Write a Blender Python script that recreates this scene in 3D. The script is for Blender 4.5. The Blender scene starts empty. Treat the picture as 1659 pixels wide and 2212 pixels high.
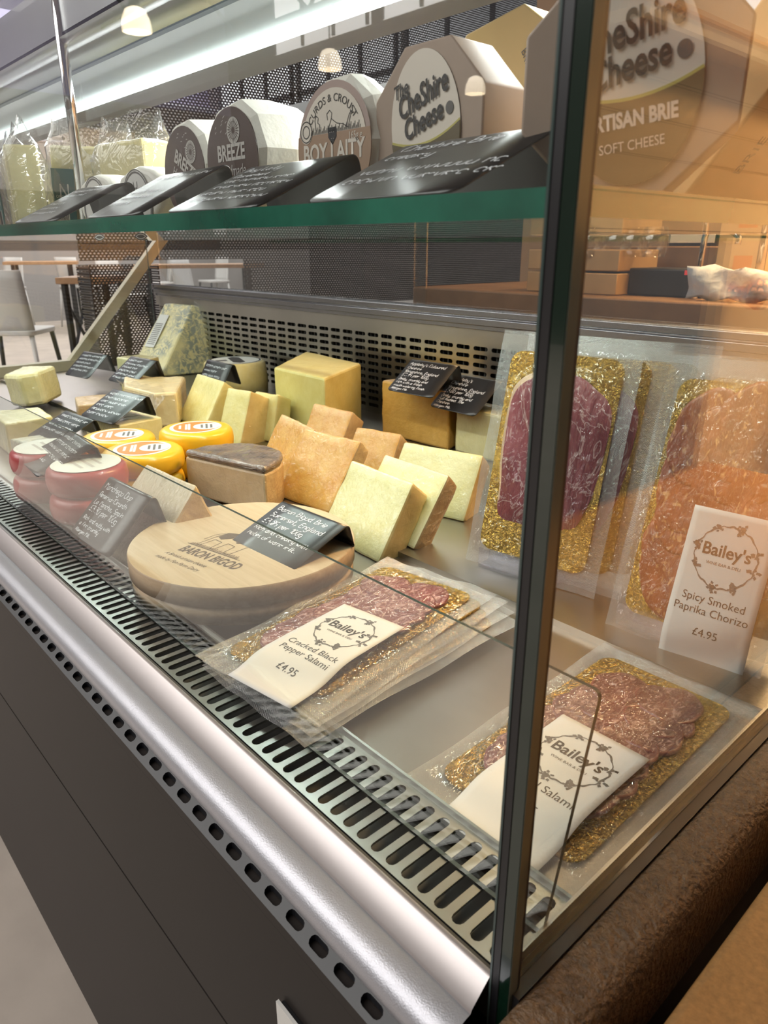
import bpy, bmesh, math, random
import numpy as np
from mathutils import Vector, Matrix
from math import sin, cos, pi, radians as R

random.seed(11)
scene = bpy.context.scene
COL = scene.collection

# ------------------------------------------------------------------ camera
PITCH, HEAD = R(20.32), R(42.06)
hd = Vector((-cos(HEAD), sin(HEAD), 0))
fw = hd * cos(PITCH) + Vector((0, 0, -sin(PITCH)))
rt = Vector((sin(HEAD), cos(HEAD), 0))
up = rt.cross(fw)
cd = bpy.data.cameras.new('camera')
cam = bpy.data.objects.new('camera', cd)
COL.objects.link(cam)
cam.matrix_world = Matrix(((rt.x, up.x, -fw.x, 0.17), (rt.y, up.y, -fw.y, -0.25), (rt.z, up.z, -fw.z, 1.38), (0, 0, 0, 1)))
cd.sensor_fit = 'VERTICAL'
cd.sensor_height = 24.0
cd.lens = 1550 / 2212 * 24
cd.clip_start = 0.02
cd.dof.use_dof = True
cd.dof.focus_distance = 0.78
cd.dof.aperture_fstop = 9.5
scene.camera = cam

# ------------------------------------------------------------------ world, lights, exposure
w = bpy.data.worlds.new('world'); scene.world = w; w.use_nodes = True
w.node_tree.nodes['Background'].inputs[0].default_value = (0.62, 0.66, 0.74, 1)
w.node_tree.nodes['Background'].inputs[1].default_value = 0.17
def area(name, loc, rot, sx, sy, power, col):
    l = bpy.data.lights.new(name, 'AREA'); l.shape = 'RECTANGLE'; l.size = sx; l.size_y = sy
    l.energy = power; l.color = col
    o = bpy.data.objects.new(name, l); COL.objects.link(o); o.location = loc; o.rotation_euler = rot
    return o
area('hall_daylight', (-5.5, -5.4, 5.6), (0, 0, 0), 10, 6, 1500, (1.0, 0.97, 0.93))
area('far_daylight', (-11.5, 4.5, 5.2), (0, 0, 0), 7, 7, 900, (1.0, 0.97, 0.94))
area('warm_bar_light', (-0.55, 2.1, 2.7), (0, 0, 0), 1.6, 0.7, 26, (1.0, 0.66, 0.34))
area('warm_cupboard_light', (-0.30, 1.9, 2.6), (0, R(-32), 0), 0.25, 1.4, 210, (1.0, 0.62, 0.30))
area('led_tube_light', (-1.12, 0.347, 1.612), (R(-14), 0, 0), 2.1, 0.03, 14, (0.95, 1.0, 0.98))
area('purple_stage_light', (-5.6, 5.2, 3.6), (0, R(-60), 0), 1.5, 1.5, 9, (0.45, 0.28, 1.0))
scene.view_settings.view_transform = 'Standard'
scene.view_settings.look = 'None'
scene.view_settings.exposure = -0.42
scene.view_settings.gamma = 1.0
scene.view_settings.use_curve_mapping = False
cy = scene.cycles
cy.use_denoising = True
cy.max_bounces = 10; cy.diffuse_bounces = 3; cy.glossy_bounces = 5; cy.transmission_bounces = 4
cy.transparent_max_bounces = 32
cy.caustics_reflective = False; cy.caustics_refractive = False
cy.sample_clamp_indirect = 6.0
cy.blur_glossy = 0.3

# ------------------------------------------------------------------ materials
MATS = {}
def new(name):
    m = bpy.data.materials.new(name); m.use_nodes = True
    MATS[name] = m
    return m, m.node_tree, m.node_tree.nodes['Principled BSDF']
def setp(b, **k):
    for n, v in k.items():
        key = {'col': 'Base Color', 'rough': 'Roughness', 'metal': 'Metallic', 'coat': 'Coat Weight', 'coatr': 'Coat Roughness',
               'spec': 'Specular IOR Level', 'sss': 'Subsurface Weight', 'trans': 'Transmission Weight', 'alpha': 'Alpha',
               'emit': 'Emission Color', 'emits': 'Emission Strength', 'aniso': 'Anisotropic', 'sheen': 'Sheen Weight', 'ior': 'IOR'}[n]
        b.inputs[key].default_value = (*v, 1) if isinstance(v, tuple) else v
def coord(nt, scale=(1, 1, 1), rot=(0, 0, 0)):
    tc = nt.nodes.new('ShaderNodeTexCoord'); mp = nt.nodes.new('ShaderNodeMapping')
    mp.inputs['Scale'].default_value = scale; mp.inputs['Rotation'].default_value = rot
    nt.links.new(tc.outputs['Object'], mp.inputs['Vector'])
    return mp.outputs['Vector']
def noise(nt, vec, scale, detail=4, rough=0.55, dist=0.0):
    n = nt.nodes.new('ShaderNodeTexNoise')
    n.inputs['Scale'].default_value = scale; n.inputs['Detail'].default_value = detail
    n.inputs['Roughness'].default_value = rough; n.inputs['Distortion'].default_value = dist
    nt.links.new(vec, n.inputs['Vector'])
    return n.outputs['Fac']
def voro(nt, vec, scale, feature='F1', out='Distance'):
    n = nt.nodes.new('ShaderNodeTexVoronoi'); n.feature = feature
    n.inputs['Scale'].default_value = scale
    nt.links.new(vec, n.inputs['Vector'])
    return n.outputs[out]
def ramp(nt, fac, stops):
    r = nt.nodes.new('ShaderNodeValToRGB'); e = r.color_ramp.elements
    while len(e) < len(stops): e.new(0.5)
    for i, (p, c) in enumerate(stops):
        e[i].position = p; e[i].color = (*c, 1) if len(c) == 3 else c
    nt.links.new(fac, r.inputs['Fac'])
    return r.outputs['Color']
def mixc(nt, fac, a, b, mode='MIX'):
    n = nt.nodes.new('ShaderNodeMix'); n.data_type = 'RGBA'; n.blend_type = mode
    for sock, v in ((n.inputs[0], fac), (n.inputs[6], a), (n.inputs[7], b)):
        if isinstance(v, (int, float)): sock.default_value = v
        elif isinstance(v, tuple): sock.default_value = (*v, 1)
        else: nt.links.new(v, sock)
    return n.outputs[2]
def math_(nt, op, a, b=None, c=None):
    n = nt.nodes.new('ShaderNodeMath'); n.operation = op
    for s, v in zip(n.inputs, (a, b, c)):
        if v is None: continue
        if isinstance(v, (int, float)): s.default_value = v
        else: nt.links.new(v, s)
    return n.outputs[0]
def bump(nt, h, strength, dist, *socks):
    n = nt.nodes.new('ShaderNodeBump')
    n.inputs['Strength'].default_value = strength; n.inputs['Distance'].default_value = dist
    nt.links.new(h, n.inputs['Height'])
    for s in socks: nt.links.new(n.outputs[0], s)
    return n.outputs[0]
def plain(name, col, rough=0.5, metal=0.0, bumps=None, var=0.0, vscale=20, **k):
    m, nt, b = new(name); setp(b, col=col, rough=rough, metal=metal, **k)
    v = coord(nt)
    if var:
        c = ramp(nt, noise(nt, v, vscale, 5), [(0.3, tuple(x * (1 - var) for x in col)), (0.7, tuple(min(1, x * (1 + var)) for x in col))])
        nt.links.new(c, b.inputs['Base Color'])
    if bumps: bump(nt, noise(nt, v, bumps[0], 4), bumps[1], bumps[2], b.inputs['Normal'])
    return m
def brushed(name, col, rough, axis=0, streak=900, strength=0.05):
    m, nt, b = new(name); setp(b, col=col, rough=rough, metal=1.0)
    c = ramp(nt, noise(nt, coord(nt), 7, 3), [(0.3, tuple(x * 0.9 for x in col)), (0.7, col)])
    nt.links.new(c, b.inputs['Base Color'])
    return m
brushed('steel', (0.50, 0.50, 0.47), 0.28, strength=0.003)
brushed('steel_deck', (0.43, 0.405, 0.36), 0.30, axis=0, streak=1500, strength=0.003)
brushed('steel_ledge', (0.36, 0.37, 0.39), 0.24)
brushed('steel_hood', (0.50, 0.52, 0.53), 0.34, strength=0.003)
plain('chrome', (0.72, 0.72, 0.72), 0.09, 1.0)
plain('silver_bumper', (0.40, 0.40, 0.435), 0.33, 0.55, bumps=(900, 0.25, 0.001))
plain('silver_flat', (0.42, 0.385, 0.38), 0.36, 0.7)
plain('panel_brown', (0.022, 0.0175, 0.0155), 0.5, var=0.06, vscale=3, spec=0.22)
plain('strip_black', (0.009, 0.0095, 0.0125), 0.42)
plain('void_black', (0.004, 0.004, 0.004), 0.8)
plain('gasket_black', (0.008, 0.008, 0.010), 0.35)
plain('channel_grey', (0.06, 0.058, 0.052), 0.5)
plain('edge_green', (0.004, 0.016, 0.009), 0.12, coat=0.6)
plain('edge_emerald', (0.015, 0.15, 0.10), 0.08, coat=0.8, var=0.5, vscale=9)
plain('edge_light', (0.13, 0.15, 0.12), 0.2)
plain('edge_teal', (0.05, 0.075, 0.07), 0.2)
plain('black_card', (0.011, 0.011, 0.012), 0.33, spec=0.8)
plain('white_ink', (0.86, 0.88, 0.92), 0.6)
plain('dark_ink', (0.03, 0.028, 0.026), 0.6)
plain('grey_ink', (0.13, 0.125, 0.12), 0.7)
plain('pale_ink', (0.52, 0.50, 0.47), 0.7)
plain('burn_ink', (0.085, 0.062, 0.042), 0.7)
plain('label_paper', (0.70, 0.69, 0.66), 0.6)
plain('wrap_paper', (0.80, 0.79, 0.72), 0.5, bumps=(38, 0.5, 0.004))
plain('yellow_paper', (0.82, 0.74, 0.40), 0.5, bumps=(30, 0.5, 0.004))
plain('brown_label', (0.105, 0.072, 0.062), 0.28)
plain('label_tan', (0.36, 0.235, 0.155), 0.4)
plain('label_mauve', (0.40, 0.30, 0.27), 0.4)
plain('label_cream', (0.70, 0.64, 0.56), 0.45)
plain('label_olive', (0.115, 0.088, 0.042), 0.4)
plain('label_lime', (0.50, 0.45, 0.13), 0.4)
plain('label_teal', (0.012, 0.115, 0.105), 0.35)
plain('label_white', (0.72, 0.74, 0.68), 0.4)
plain('label_orange', (0.62, 0.22, 0.045), 0.4)
plain('box_kraft', (0.36, 0.275, 0.215), 0.55, var=0.07)
plain('carton_kraft', (0.56, 0.37, 0.17), 0.6, var=0.05)
plain('carton_yellow', (0.66, 0.47, 0.20), 0.6, var=0.05)
plain('wax_yellow', (0.80, 0.47, 0.022), 0.30, sss=0.0, bumps=(12, 0.2, 0.004), coat=0.15)
plain('wax_red', (0.42, 0.065, 0.065), 0.32, coat=0.2)
plain('led_white', (1, 1, 1), 0.4, emit=(0.86, 1.0, 0.98), emits=5.0)
plain('diffuser_glow', (0.2, 0.22, 0.21), 0.3, emit=(0.84, 0.98, 1.0), emits=0.25)
plain('added_glow', (0.5, 0.5, 0.5), 0.4, emit=(0.92, 0.96, 1.0), emits=1.3)
plain('purple_wash', (0.2, 0.1, 0.4), 0.4, emit=(0.34, 0.20, 0.95), emits=1.0)
plain('daylight_pane', (0.7, 0.7, 0.7), 0.3, emit=(1.0, 0.98, 0.95), emits=5.0)
plain('lamp_shade', (0.9, 0.85, 0.75), 0.4, emit=(1.0, 0.82, 0.58), emits=6.0)
plain('brown_stone', (0.135, 0.082, 0.043), 0.42, bumps=(210, 1.0, 0.006), var=0.4, vscale=200)
plain('brown_top', (0.30, 0.155, 0.05), 0.55, bumps=(420, 0.35, 0.001), var=0.2, vscale=300)
plain('chair_white', (0.60, 0.59, 0.57), 0.45)
plain('table_wood', (0.40, 0.23, 0.12), 0.5, var=0.15)
plain('metal_black', (0.012, 0.012, 0.013), 0.45)
plain('floor_screed', (0.42, 0.36, 0.31), 0.55, var=0.12, vscale=3.5, bumps=(18, 0.08, 0.01))
plain('wall_dark', (0.075, 0.068, 0.064), 0.7)
plain('wall_grey', (0.30, 0.285, 0.275), 0.8)
plain('wall_lilac', (0.46, 0.44, 0.62), 0.8)
plain('wall_warm', (0.26, 0.17, 0.10), 0.7)
plain('pipe_grey', (0.30, 0.30, 0.33), 0.5)
plain('ceiling_grey', (0.45, 0.46, 0.48), 0.8)
plain('truss_dark', (0.10, 0.10, 0.105), 0.6)
plain('wood_bar', (0.20, 0.115, 0.06), 0.5, var=0.2, vscale=8)
plain('wood_crate', (0.42, 0.27, 0.13), 0.55, var=0.15, vscale=9)
plain('wood_pale', (0.60, 0.55, 0.42), 0.5, var=0.07, vscale=14)
plain('copper', (0.72, 0.30, 0.12), 0.2, 1.0)
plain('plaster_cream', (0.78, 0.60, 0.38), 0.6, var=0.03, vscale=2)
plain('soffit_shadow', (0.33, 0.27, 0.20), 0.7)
plain('screen_red', (0.6, 0.05, 0.05), 0.4, emit=(1, 0.1, 0.1), emits=0.6)
plain('bag_white', (0.62, 0.66, 0.70), 0.35, bumps=(25, 0.6, 0.01))
plain('leaf_green', (0.22, 0.36, 0.07), 0.5)
plain('leaf_dark', (0.03, 0.035, 0.03), 0.6)

def wood(name, c1, c2, rough=0.45):
    m, nt, b = new(name); setp(b, rough=rough)
    n = noise(nt, coord(nt, (1.2, 14, 14)), 9, 6, 0.6, 0.6)
    k = noise(nt, coord(nt), 30, 2)
    c = mixc(nt, ramp(nt, k, [(0.72, (0, 0, 0)), (0.80, (0.6, 0.6, 0.6))]), ramp(nt, n, [(0.3, c1), (0.72, c2)]), (0.36, 0.22, 0.12))
    nt.links.new(c, b.inputs['Base Color'])
    return m
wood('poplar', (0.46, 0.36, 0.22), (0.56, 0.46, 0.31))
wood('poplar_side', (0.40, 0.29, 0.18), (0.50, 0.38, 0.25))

def cheese(name, c1, c2, film=1.0, rough=0.42, veins=None, crumble=0.35, scale=26):
    m, nt, b = new(name); setp(b, rough=rough, coat=film, coatr=0.07, spec=0.35)
    v = coord(nt)
    n = noise(nt, v, scale, 6, 0.6, 0.4)
    c = ramp(nt, n, [(0.28, c1), (0.70, c2)])
    if veins:
        vn = noise(nt, v, 34, 5, 0.65, 2.2); vb = noise(nt, v, 9, 2)
        mask = math_(nt, 'MULTIPLY', ramp(nt, vn, [(0.47, (1, 1, 1)), (0.56, (0, 0, 0))]), ramp(nt, vb, [(0.38, (0, 0, 0)), (0.55, (1, 1, 1))]))
        c = mixc(nt, mask, c, veins)
    nt.links.new(c, b.inputs['Base Color'])
    bump(nt, noise(nt, v, 95, 6, 0.7), crumble, 0.0022, b.inputs['Normal'])
    if film:
        wn = noise(nt, coord(nt, (1, 0.22, 1), (0.3, 0.2, 0.5)), 75, 3, 0.6, 1.4)
        bl = noise(nt, v, 14, 3, 0.5, 0.8)
        h = math_(nt, 'ADD', wn, math_(nt, 'MULTIPLY', bl, 1.2))
        bump(nt, h, 1.0, 0.004, b.inputs['Coat Normal'])
    return m
cheese('cheddar_pale', (0.72, 0.58, 0.20), (0.80, 0.69, 0.32), film=0.55)
cheese('cheshire_white', (0.74, 0.66, 0.29), (0.84, 0.78, 0.44), film=1.0)
cheese('cheshire_orange', (0.60, 0.26, 0.04), (0.76, 0.43, 0.11), film=1.0)
cheese('cheshire_deep', (0.62, 0.33, 0.06), (0.78, 0.47, 0.12), film=0.35, crumble=0.6)
cheese('block_yellow', (0.68, 0.56, 0.18), (0.75, 0.65, 0.26), film=0.25, crumble=0.15)
cheese('rind_tan', (0.42, 0.26, 0.12), (0.62, 0.44, 0.22), film=0.7, crumble=0.7, scale=40)
cheese('rind_yellow', (0.66, 0.46, 0.16), (0.80, 0.62, 0.27), film=0.6)
cheese('rind_dark', (0.05, 0.035, 0.025), (0.24, 0.17, 0.12), film=1.0, crumble=0.8, scale=32)
cheese('paste_beige', (0.50, 0.40, 0.24), (0.62, 0.52, 0.34), film=0.8)
cheese('paste_peach', (0.80, 0.58, 0.28), (0.88, 0.70, 0.38), film=0.9)
cheese('blue_paste', (0.74, 0.66, 0.28), (0.82, 0.76, 0.40), film=0.8, veins=(0.30, 0.33, 0.24))
cheese('blue_strong', (0.42, 0.42, 0.30), (0.60, 0.57, 0.38), film=0.8, veins=(0.08, 0.11, 0.10))
cheese('butter_yellow', (0.84, 0.74, 0.32), (0.90, 0.84, 0.46), film=0.9, crumble=0.1)

def salami(name, lean, lean2, fat, thr=0.52, scale=150, dist=1.5):
    m, nt, b = new(name); setp(b, rough=0.4, coat=0.45, coatr=0.05)
    v = coord(nt, (1, 0.55, 1))
    n = noise(nt, v, scale, 3, 0.55, dist); n2 = noise(nt, v, scale * 0.4, 4)
    c = mixc(nt, ramp(nt, n, [(thr - 0.03, (0, 0, 0)), (thr + 0.08, (1, 1, 1))]), ramp(nt, n2, [(0.3, lean), (0.7, lean2)]), fat)
    nt.links.new(c, b.inputs['Base Color'])
    h = math_(nt, 'ADD', noise(nt, coord(nt, (1, 0.35, 1), (0, 0, 0.6)), 90, 2, 0.5, 2.6), math_(nt, 'MULTIPLY', noise(nt, coord(nt), 40, 2), 0.9))
    bump(nt, h, 1.0, 0.004, b.inputs['Coat Normal'])
    bump(nt, h, 0.35, 0.003, b.inputs['Normal'])
    return m
salami('salami_pepper', (0.125, 0.024, 0.025), (0.26, 0.066, 0.062), (0.50, 0.29, 0.25), thr=0.535)
salami('salami_fennel', (0.07, 0.013, 0.015), (0.165, 0.040, 0.039), (0.42, 0.245, 0.21), thr=0.55, scale=170)
salami('chorizo_meat', (0.21, 0.038, 0.012), (0.43, 0.10, 0.026), (0.72, 0.38, 0.16), thr=0.62, scale=150, dist=0.6)
plain('salami_rim', (0.20, 0.04, 0.035), 0.35, coat=1.0)
def ham():
    m, nt, b = new('ham'); setp(b, rough=0.4, coat=0.5, coatr=0.05)
    v = coord(nt, (1, 0.6, 1))
    base = ramp(nt, noise(nt, v, 16, 5, 0.6, 0.6), [(0.3, (0.16, 0.024, 0.034)), (0.55, (0.31, 0.075, 0.09)), (0.75, (0.45, 0.15, 0.165))])
    vn = noise(nt, v, 22, 4, 0.6, 1.2)
    vein = ramp(nt, math_(nt, 'ABSOLUTE', math_(nt, 'SUBTRACT', vn, 0.5)), [(0.0, (1, 1, 1)), (0.018, (0, 0, 0))])
    nt.links.new(mixc(nt, math_(nt, 'MULTIPLY', vein, 0.55), base, (0.80, 0.62, 0.58)), b.inputs['Base Color'])
    h = noise(nt, coord(nt, (1, 0.12, 1), (0, 0, 0.1)), 95, 3, 0.5, 1.5)
    bump(nt, h, 0.9, 0.003, b.inputs['Coat Normal'], b.inputs['Normal'])
ham()
plain('ham_fat', (0.74, 0.52, 0.34), 0.35, coat=1.0)
def gold():
    m, nt, b = new('gold_board'); setp(b, col=(0.60, 0.39, 0.10), rough=0.22, metal=1.0)
    v = coord(nt)
    h = math_(nt, 'ADD', noise(nt, v, 210, 3, 0.6, 1.2), math_(nt, 'MULTIPLY', noise(nt, v, 60, 2), 0.8))
    bump(nt, h, 1.0, 0.006, b.inputs['Normal'])
gold()

def schlick(nt, f0=0.05):
    g = nt.nodes.new('ShaderNodeNewGeometry')
    d = nt.nodes.new('ShaderNodeVectorMath'); d.operation = 'DOT_PRODUCT'
    nt.links.new(g.outputs['Normal'], d.inputs[0]); nt.links.new(g.outputs['Incoming'], d.inputs[1])
    c = math_(nt, 'SUBTRACT', 1.0, math_(nt, 'ABSOLUTE', d.outputs['Value']))
    p = math_(nt, 'POWER', c, 5.0)
    return math_(nt, 'ADD', math_(nt, 'MULTIPLY', p, 1 - f0), f0)
def glass(name, tint, f0=0.045, rough=0.0):
    m = bpy.data.materials.new(name); m.use_nodes = True; nt = m.node_tree; nt.nodes.clear(); MATS[name] = m
    out = nt.nodes.new('ShaderNodeOutputMaterial'); mx = nt.nodes.new('ShaderNodeMixShader')
    t = nt.nodes.new('ShaderNodeBsdfTransparent'); g = nt.nodes.new('ShaderNodeBsdfGlossy')
    t.inputs[0].default_value = (*tint, 1); g.inputs['Roughness'].default_value = rough; g.inputs[0].default_value = (1, 1, 1, 1)
    nt.links.new(schlick(nt, f0), mx.inputs[0]); nt.links.new(t.outputs[0], mx.inputs[1]); nt.links.new(g.outputs[0], mx.inputs[2])
    nt.links.new(mx.outputs[0], out.inputs[0])
    return m
glass('glass_clear', (0.985, 0.995, 0.99))
glass('glass_deflector', (0.97, 0.985, 0.975), 0.062)
glass('glass_rear', (0.93, 0.945, 0.94), 0.14)
glass('glass_shelf', (0.93, 0.985, 0.96))
glass('acrylic', (0.93, 0.93, 0.965), 0.06)
glass('wine_glass_clear', (0.96, 0.96, 0.95), 0.06)
def film(name, white, f0, bscale, bstr, bdist, rough=0.06, emboss=0):
    m = bpy.data.materials.new(name); m.use_nodes = True; nt = m.node_tree; nt.nodes.clear(); MATS[name] = m
    out = nt.nodes.new('ShaderNodeOutputMaterial'); mx = nt.nodes.new('ShaderNodeMixShader'); m2 = nt.nodes.new('ShaderNodeMixShader')
    t = nt.nodes.new('ShaderNodeBsdfTransparent'); g = nt.nodes.new('ShaderNodeBsdfGlossy'); d = nt.nodes.new('ShaderNodeBsdfDiffuse')
    t.inputs[0].default_value = (0.98, 0.98, 0.98, 1); g.inputs['Roughness'].default_value = rough
    d.inputs[0].default_value = (0.55, 0.55, 0.54, 1); m2.inputs[0].default_value = white
    if emboss:
        tc = nt.nodes.new('ShaderNodeTexCoord'); sp = nt.nodes.new('ShaderNodeSeparateXYZ'); nt.links.new(tc.outputs['Object'], sp.inputs[0])
        sx = math_(nt, 'SINE', math_(nt, 'MULTIPLY', sp.outputs['X'], emboss)); sy = math_(nt, 'SINE', math_(nt, 'MULTIPLY', sp.outputs['Y'], emboss))
        h = math_(nt, 'MULTIPLY', sx, sy)
        h = math_(nt, 'ADD', h, math_(nt, 'MULTIPLY', noise(nt, tc.outputs['Object'], 25, 2), 3.0))
    else:
        v = coord(nt, (1, 0.4, 1), (0, 0, 0.5))
        h = math_(nt, 'ADD', noise(nt, v, bscale, 2, 0.5, 2.4), math_(nt, 'MULTIPLY', noise(nt, coord(nt), bscale * 0.35, 2), 1.2))
    b = bump(nt, h, bstr, bdist, g.inputs['Normal'], d.inputs['Normal'])
    nt.links.new(t.outputs[0], m2.inputs[1]); nt.links.new(d.outputs[0], m2.inputs[2])
    nt.links.new(schlick(nt, f0), mx.inputs[0])
    nt.links.new(m2.outputs[0], mx.inputs[1]); nt.links.new(g.outputs[0], mx.inputs[2]); nt.links.new(mx.outputs[0], out.inputs[0])
    return m
film('film_emboss', 0.26, 0.10, 0, 0.5, 0.0008, 0.22, emboss=2600)
film('film_wrap', 0.0, 0.075, 60, 1.0, 0.008, 0.07)
film('film_bag', 0.12, 0.07, 30, 1.0, 0.005, 0.08)
film('film_loose', 0.10, 0.08, 60, 1.0, 0.006, 0.06)

def perforated():
    m = bpy.data.materials.new('perforated_steel'); m.use_nodes = True; nt = m.node_tree; MATS['perforated_steel'] = m
    b = nt.nodes['Principled BSDF']; out = nt.nodes['Material Output']; setp(b, col=(0.060, 0.055, 0.055), rough=0.5, metal=0.2)
    tc = nt.nodes.new('ShaderNodeTexCoord'); sp = nt.nodes.new('ShaderNodeSeparateXYZ'); nt.links.new(tc.outputs['Object'], sp.inputs[0])
    px, py = 0.0235, 0.0155
    row = math_(nt, 'FLOOR', math_(nt, 'DIVIDE', sp.outputs['Z'], py))
    off = math_(nt, 'MULTIPLY', math_(nt, 'MODULO', row, 2.0), 0.5)
    u = math_(nt, 'FRACT', math_(nt, 'ADD', math_(nt, 'DIVIDE', sp.outputs['Y'], px), off))
    v = math_(nt, 'FRACT', math_(nt, 'DIVIDE', sp.outputs['Z'], py))
    du = math_(nt, 'DIVIDE', math_(nt, 'SUBTRACT', u, 0.5), 0.36); dv = math_(nt, 'DIVIDE', math_(nt, 'SUBTRACT', v, 0.5), 0.30)
    d2 = math_(nt, 'ADD', math_(nt, 'MULTIPLY', du, du), math_(nt, 'MULTIPLY', dv, dv))
    hole = math_(nt, 'LESS_THAN', d2, 1.0)
    t = nt.nodes.new('ShaderNodeBsdfTransparent'); mx = nt.nodes.new('ShaderNodeMixShader')
    nt.links.new(hole, mx.inputs[0]); nt.links.new(b.outputs[0], mx.inputs[1]); nt.links.new(t.outputs[0], mx.inputs[2])
    nt.links.new(mx.outputs[0], out.inputs[0])
perforated()
def planks():
    m, nt, b = new('plank_wall'); setp(b, rough=0.5)
    tc = nt.nodes.new('ShaderNodeTexCoord'); sp = nt.nodes.new('ShaderNodeSeparateXYZ'); nt.links.new(tc.outputs['Object'], sp.inputs[0])
    f = math_(nt, 'FRACT', math_(nt, 'DIVIDE', sp.outputs['Z'], 0.052))
    n = noise(nt, coord(nt, (1, 0.3, 3)), 8, 4)
    c = mixc(nt, math_(nt, 'LESS_THAN', f, 0.035), ramp(nt, n, [(0.3, (0.70, 0.50, 0.28)), (0.7, (0.78, 0.58, 0.34))]), (0.15, 0.09, 0.04))
    nt.links.new(c, b.inputs['Base Color'])
planks()
M = MATS

# ------------------------------------------------------------------ mesh helpers
class MB:
    def __init__(s): s.v = []; s.f = []; s.m = []; s.x = Matrix.Identity(4)
    def add(s, vs, fs, mi=0):
        o = len(s.v); s.v += [s.x @ Vector(p) for p in vs]
        for f in fs: s.f.append([i + o for i in f]); s.m.append(mi)
    def box(s, a, b, mi=0):
        (x0, y0, z0), (x1, y1, z1) = a, b
        s.add([(x0, y0, z0), (x1, y0, z0), (x1, y1, z0), (x0, y1, z0), (x0, y0, z1), (x1, y0, z1), (x1, y1, z1), (x0, y1, z1)],
              [(0, 3, 2, 1), (4, 5, 6, 7), (0, 1, 5, 4), (1, 2, 6, 5), (2, 3, 7, 6), (3, 0, 4, 7)], mi)
    def prism(s, poly, z0, z1, side=0, top=0, bot=0, sides=None):
        n = len(poly)
        vs = [(x, y, z0) for x, y in poly] + [(x, y, z1) for x, y in poly]
        s.add(vs, [], 0); o = len(s.v) - 2 * n
        s.f.append([o + n + i for i in range(n)]); s.m.append(top)
        s.f.append([o + i for i in reversed(range(n))]); s.m.append(bot)
        for i in range(n):
            j = (i + 1) % n
            s.f.append([o + i, o + j, o + n + j, o + n + i]); s.m.append(sides[i] if sides else side)
    def lathe(s, prof, n=40, mi=0, mis=None):
        vs = []; fs = []; k = len(prof)
        for i in range(n):
            a = 2 * pi * i / n
            vs += [(r * cos(a), r * sin(a), z) for r, z in prof]
        o = len(s.v); s.v += [s.x @ Vector(p) for p in vs]
        for i in range(n):
            j = (i + 1) % n
            for q in range(k - 1):
                s.f.append([o + i * k + q, o + j * k + q, o + j * k + q + 1, o + i * k + q + 1]); s.m.append(mis[q] if mis else mi)
    def tube(s, pts, r, n=10, mi=0, cap=True):
        pts = [Vector(p) for p in pts]; o = len(s.v); ref = None
        rs = r if isinstance(r, (list, tuple)) else [r] * len(pts)
        for i, p in enumerate(pts):
            t = (pts[min(i + 1, len(pts) - 1)] - pts[max(i - 1, 0)]).normalized()
            if ref is None: ref = t.orthogonal().normalized()
            ref = (ref - t * ref.dot(t)).normalized(); b = t.cross(ref)
            for k in range(n):
                a = 2 * pi * k / n
                s.v.append(s.x @ (p + (ref * cos(a) + b * sin(a)) * rs[i]))
        for i in range(len(pts) - 1):
            for k in range(n):
                q = (k + 1) % n
                s.f.append([o + i * n + k, o + i * n + q, o + (i + 1) * n + q, o + (i + 1) * n + k]); s.m.append(mi)
        if cap:
            s.f.append([o + k for k in reversed(range(n))]); s.m.append(mi)
            e = o + (len(pts) - 1) * n
            s.f.append([e + k for k in range(n)]); s.m.append(mi)
    def grid(s, P, mi=0):
        h = len(P); wd = len(P[0]); o = len(s.v)
        for row in P: s.v += [s.x @ Vector(p) for p in row]
        for i in range(h - 1):
            for j in range(wd - 1):
                s.f.append([o + i * wd + j, o + i * wd + j + 1, o + (i + 1) * wd + j + 1, o + (i + 1) * wd + j]); s.m.append(mi)
    def build(s, name, mats, parent=None, smooth=False, bevel=0, seg=2, autos=False, solid=0, noisy=0, ang=35):
        me = bpy.data.meshes.new(name)
        me.from_pydata([tuple(p) for p in s.v], [], s.f)
        if not isinstance(mats, (list, tuple)): mats = [mats]
        for m_ in mats: me.materials.append(M[m_] if isinstance(m_, str) else m_)
        me.polygons.foreach_set('material_index', s.m)
        bm = bmesh.new(); bm.from_mesh(me)
        bmesh.ops.recalc_face_normals(bm, faces=bm.faces) if not autos else None
        bm.to_mesh(me); bm.free()
        o = bpy.data.objects.new(name, me); COL.objects.link(o)
        if parent: o.parent = parent
        if smooth:
            me.polygons.foreach_set('use_smooth', [True] * len(me.polygons))
        if solid:
            md = o.modifiers.new('solid', 'SOLIDIFY'); md.thickness = solid; md.offset = 0
        if bevel:
            md = o.modifiers.new('bevel', 'BEVEL'); md.width = bevel; md.segments = seg; md.limit_method = 'ANGLE'; md.angle_limit = R(ang)
        if noisy:
            md = o.modifiers.new('sub', 'SUBSURF'); md.subdivision_type = 'SIMPLE'; md.levels = md.render_levels = 3
            tx = bpy.data.textures.get('lumps') or bpy.data.textures.new('lumps', 'CLOUDS'); tx.noise_scale = 0.035; tx.noise_depth = 3
            dm = o.modifiers.new('lumps', 'DISPLACE'); dm.texture = tx; dm.strength = noisy; dm.mid_level = 0.5; dm.texture_coords = 'GLOBAL'
        if bevel or noisy:
            try:
                with bpy.context.temp_override(object=o): pass
                me.polygons.foreach_set('use_smooth', [True] * len(me.polygons))
                me.set_sharp_from_angle(angle=R(50))
            except Exception: pass
        return o
def thing(name, label, cat, loc=(0, 0, 0), rot=(0, 0, 0), group=None):
    o = bpy.data.objects.new(name, None); COL.objects.link(o); o.empty_display_size = 0.02
    o.location = loc; o.rotation_euler = rot
    return tag(o, label, cat, group)
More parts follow.
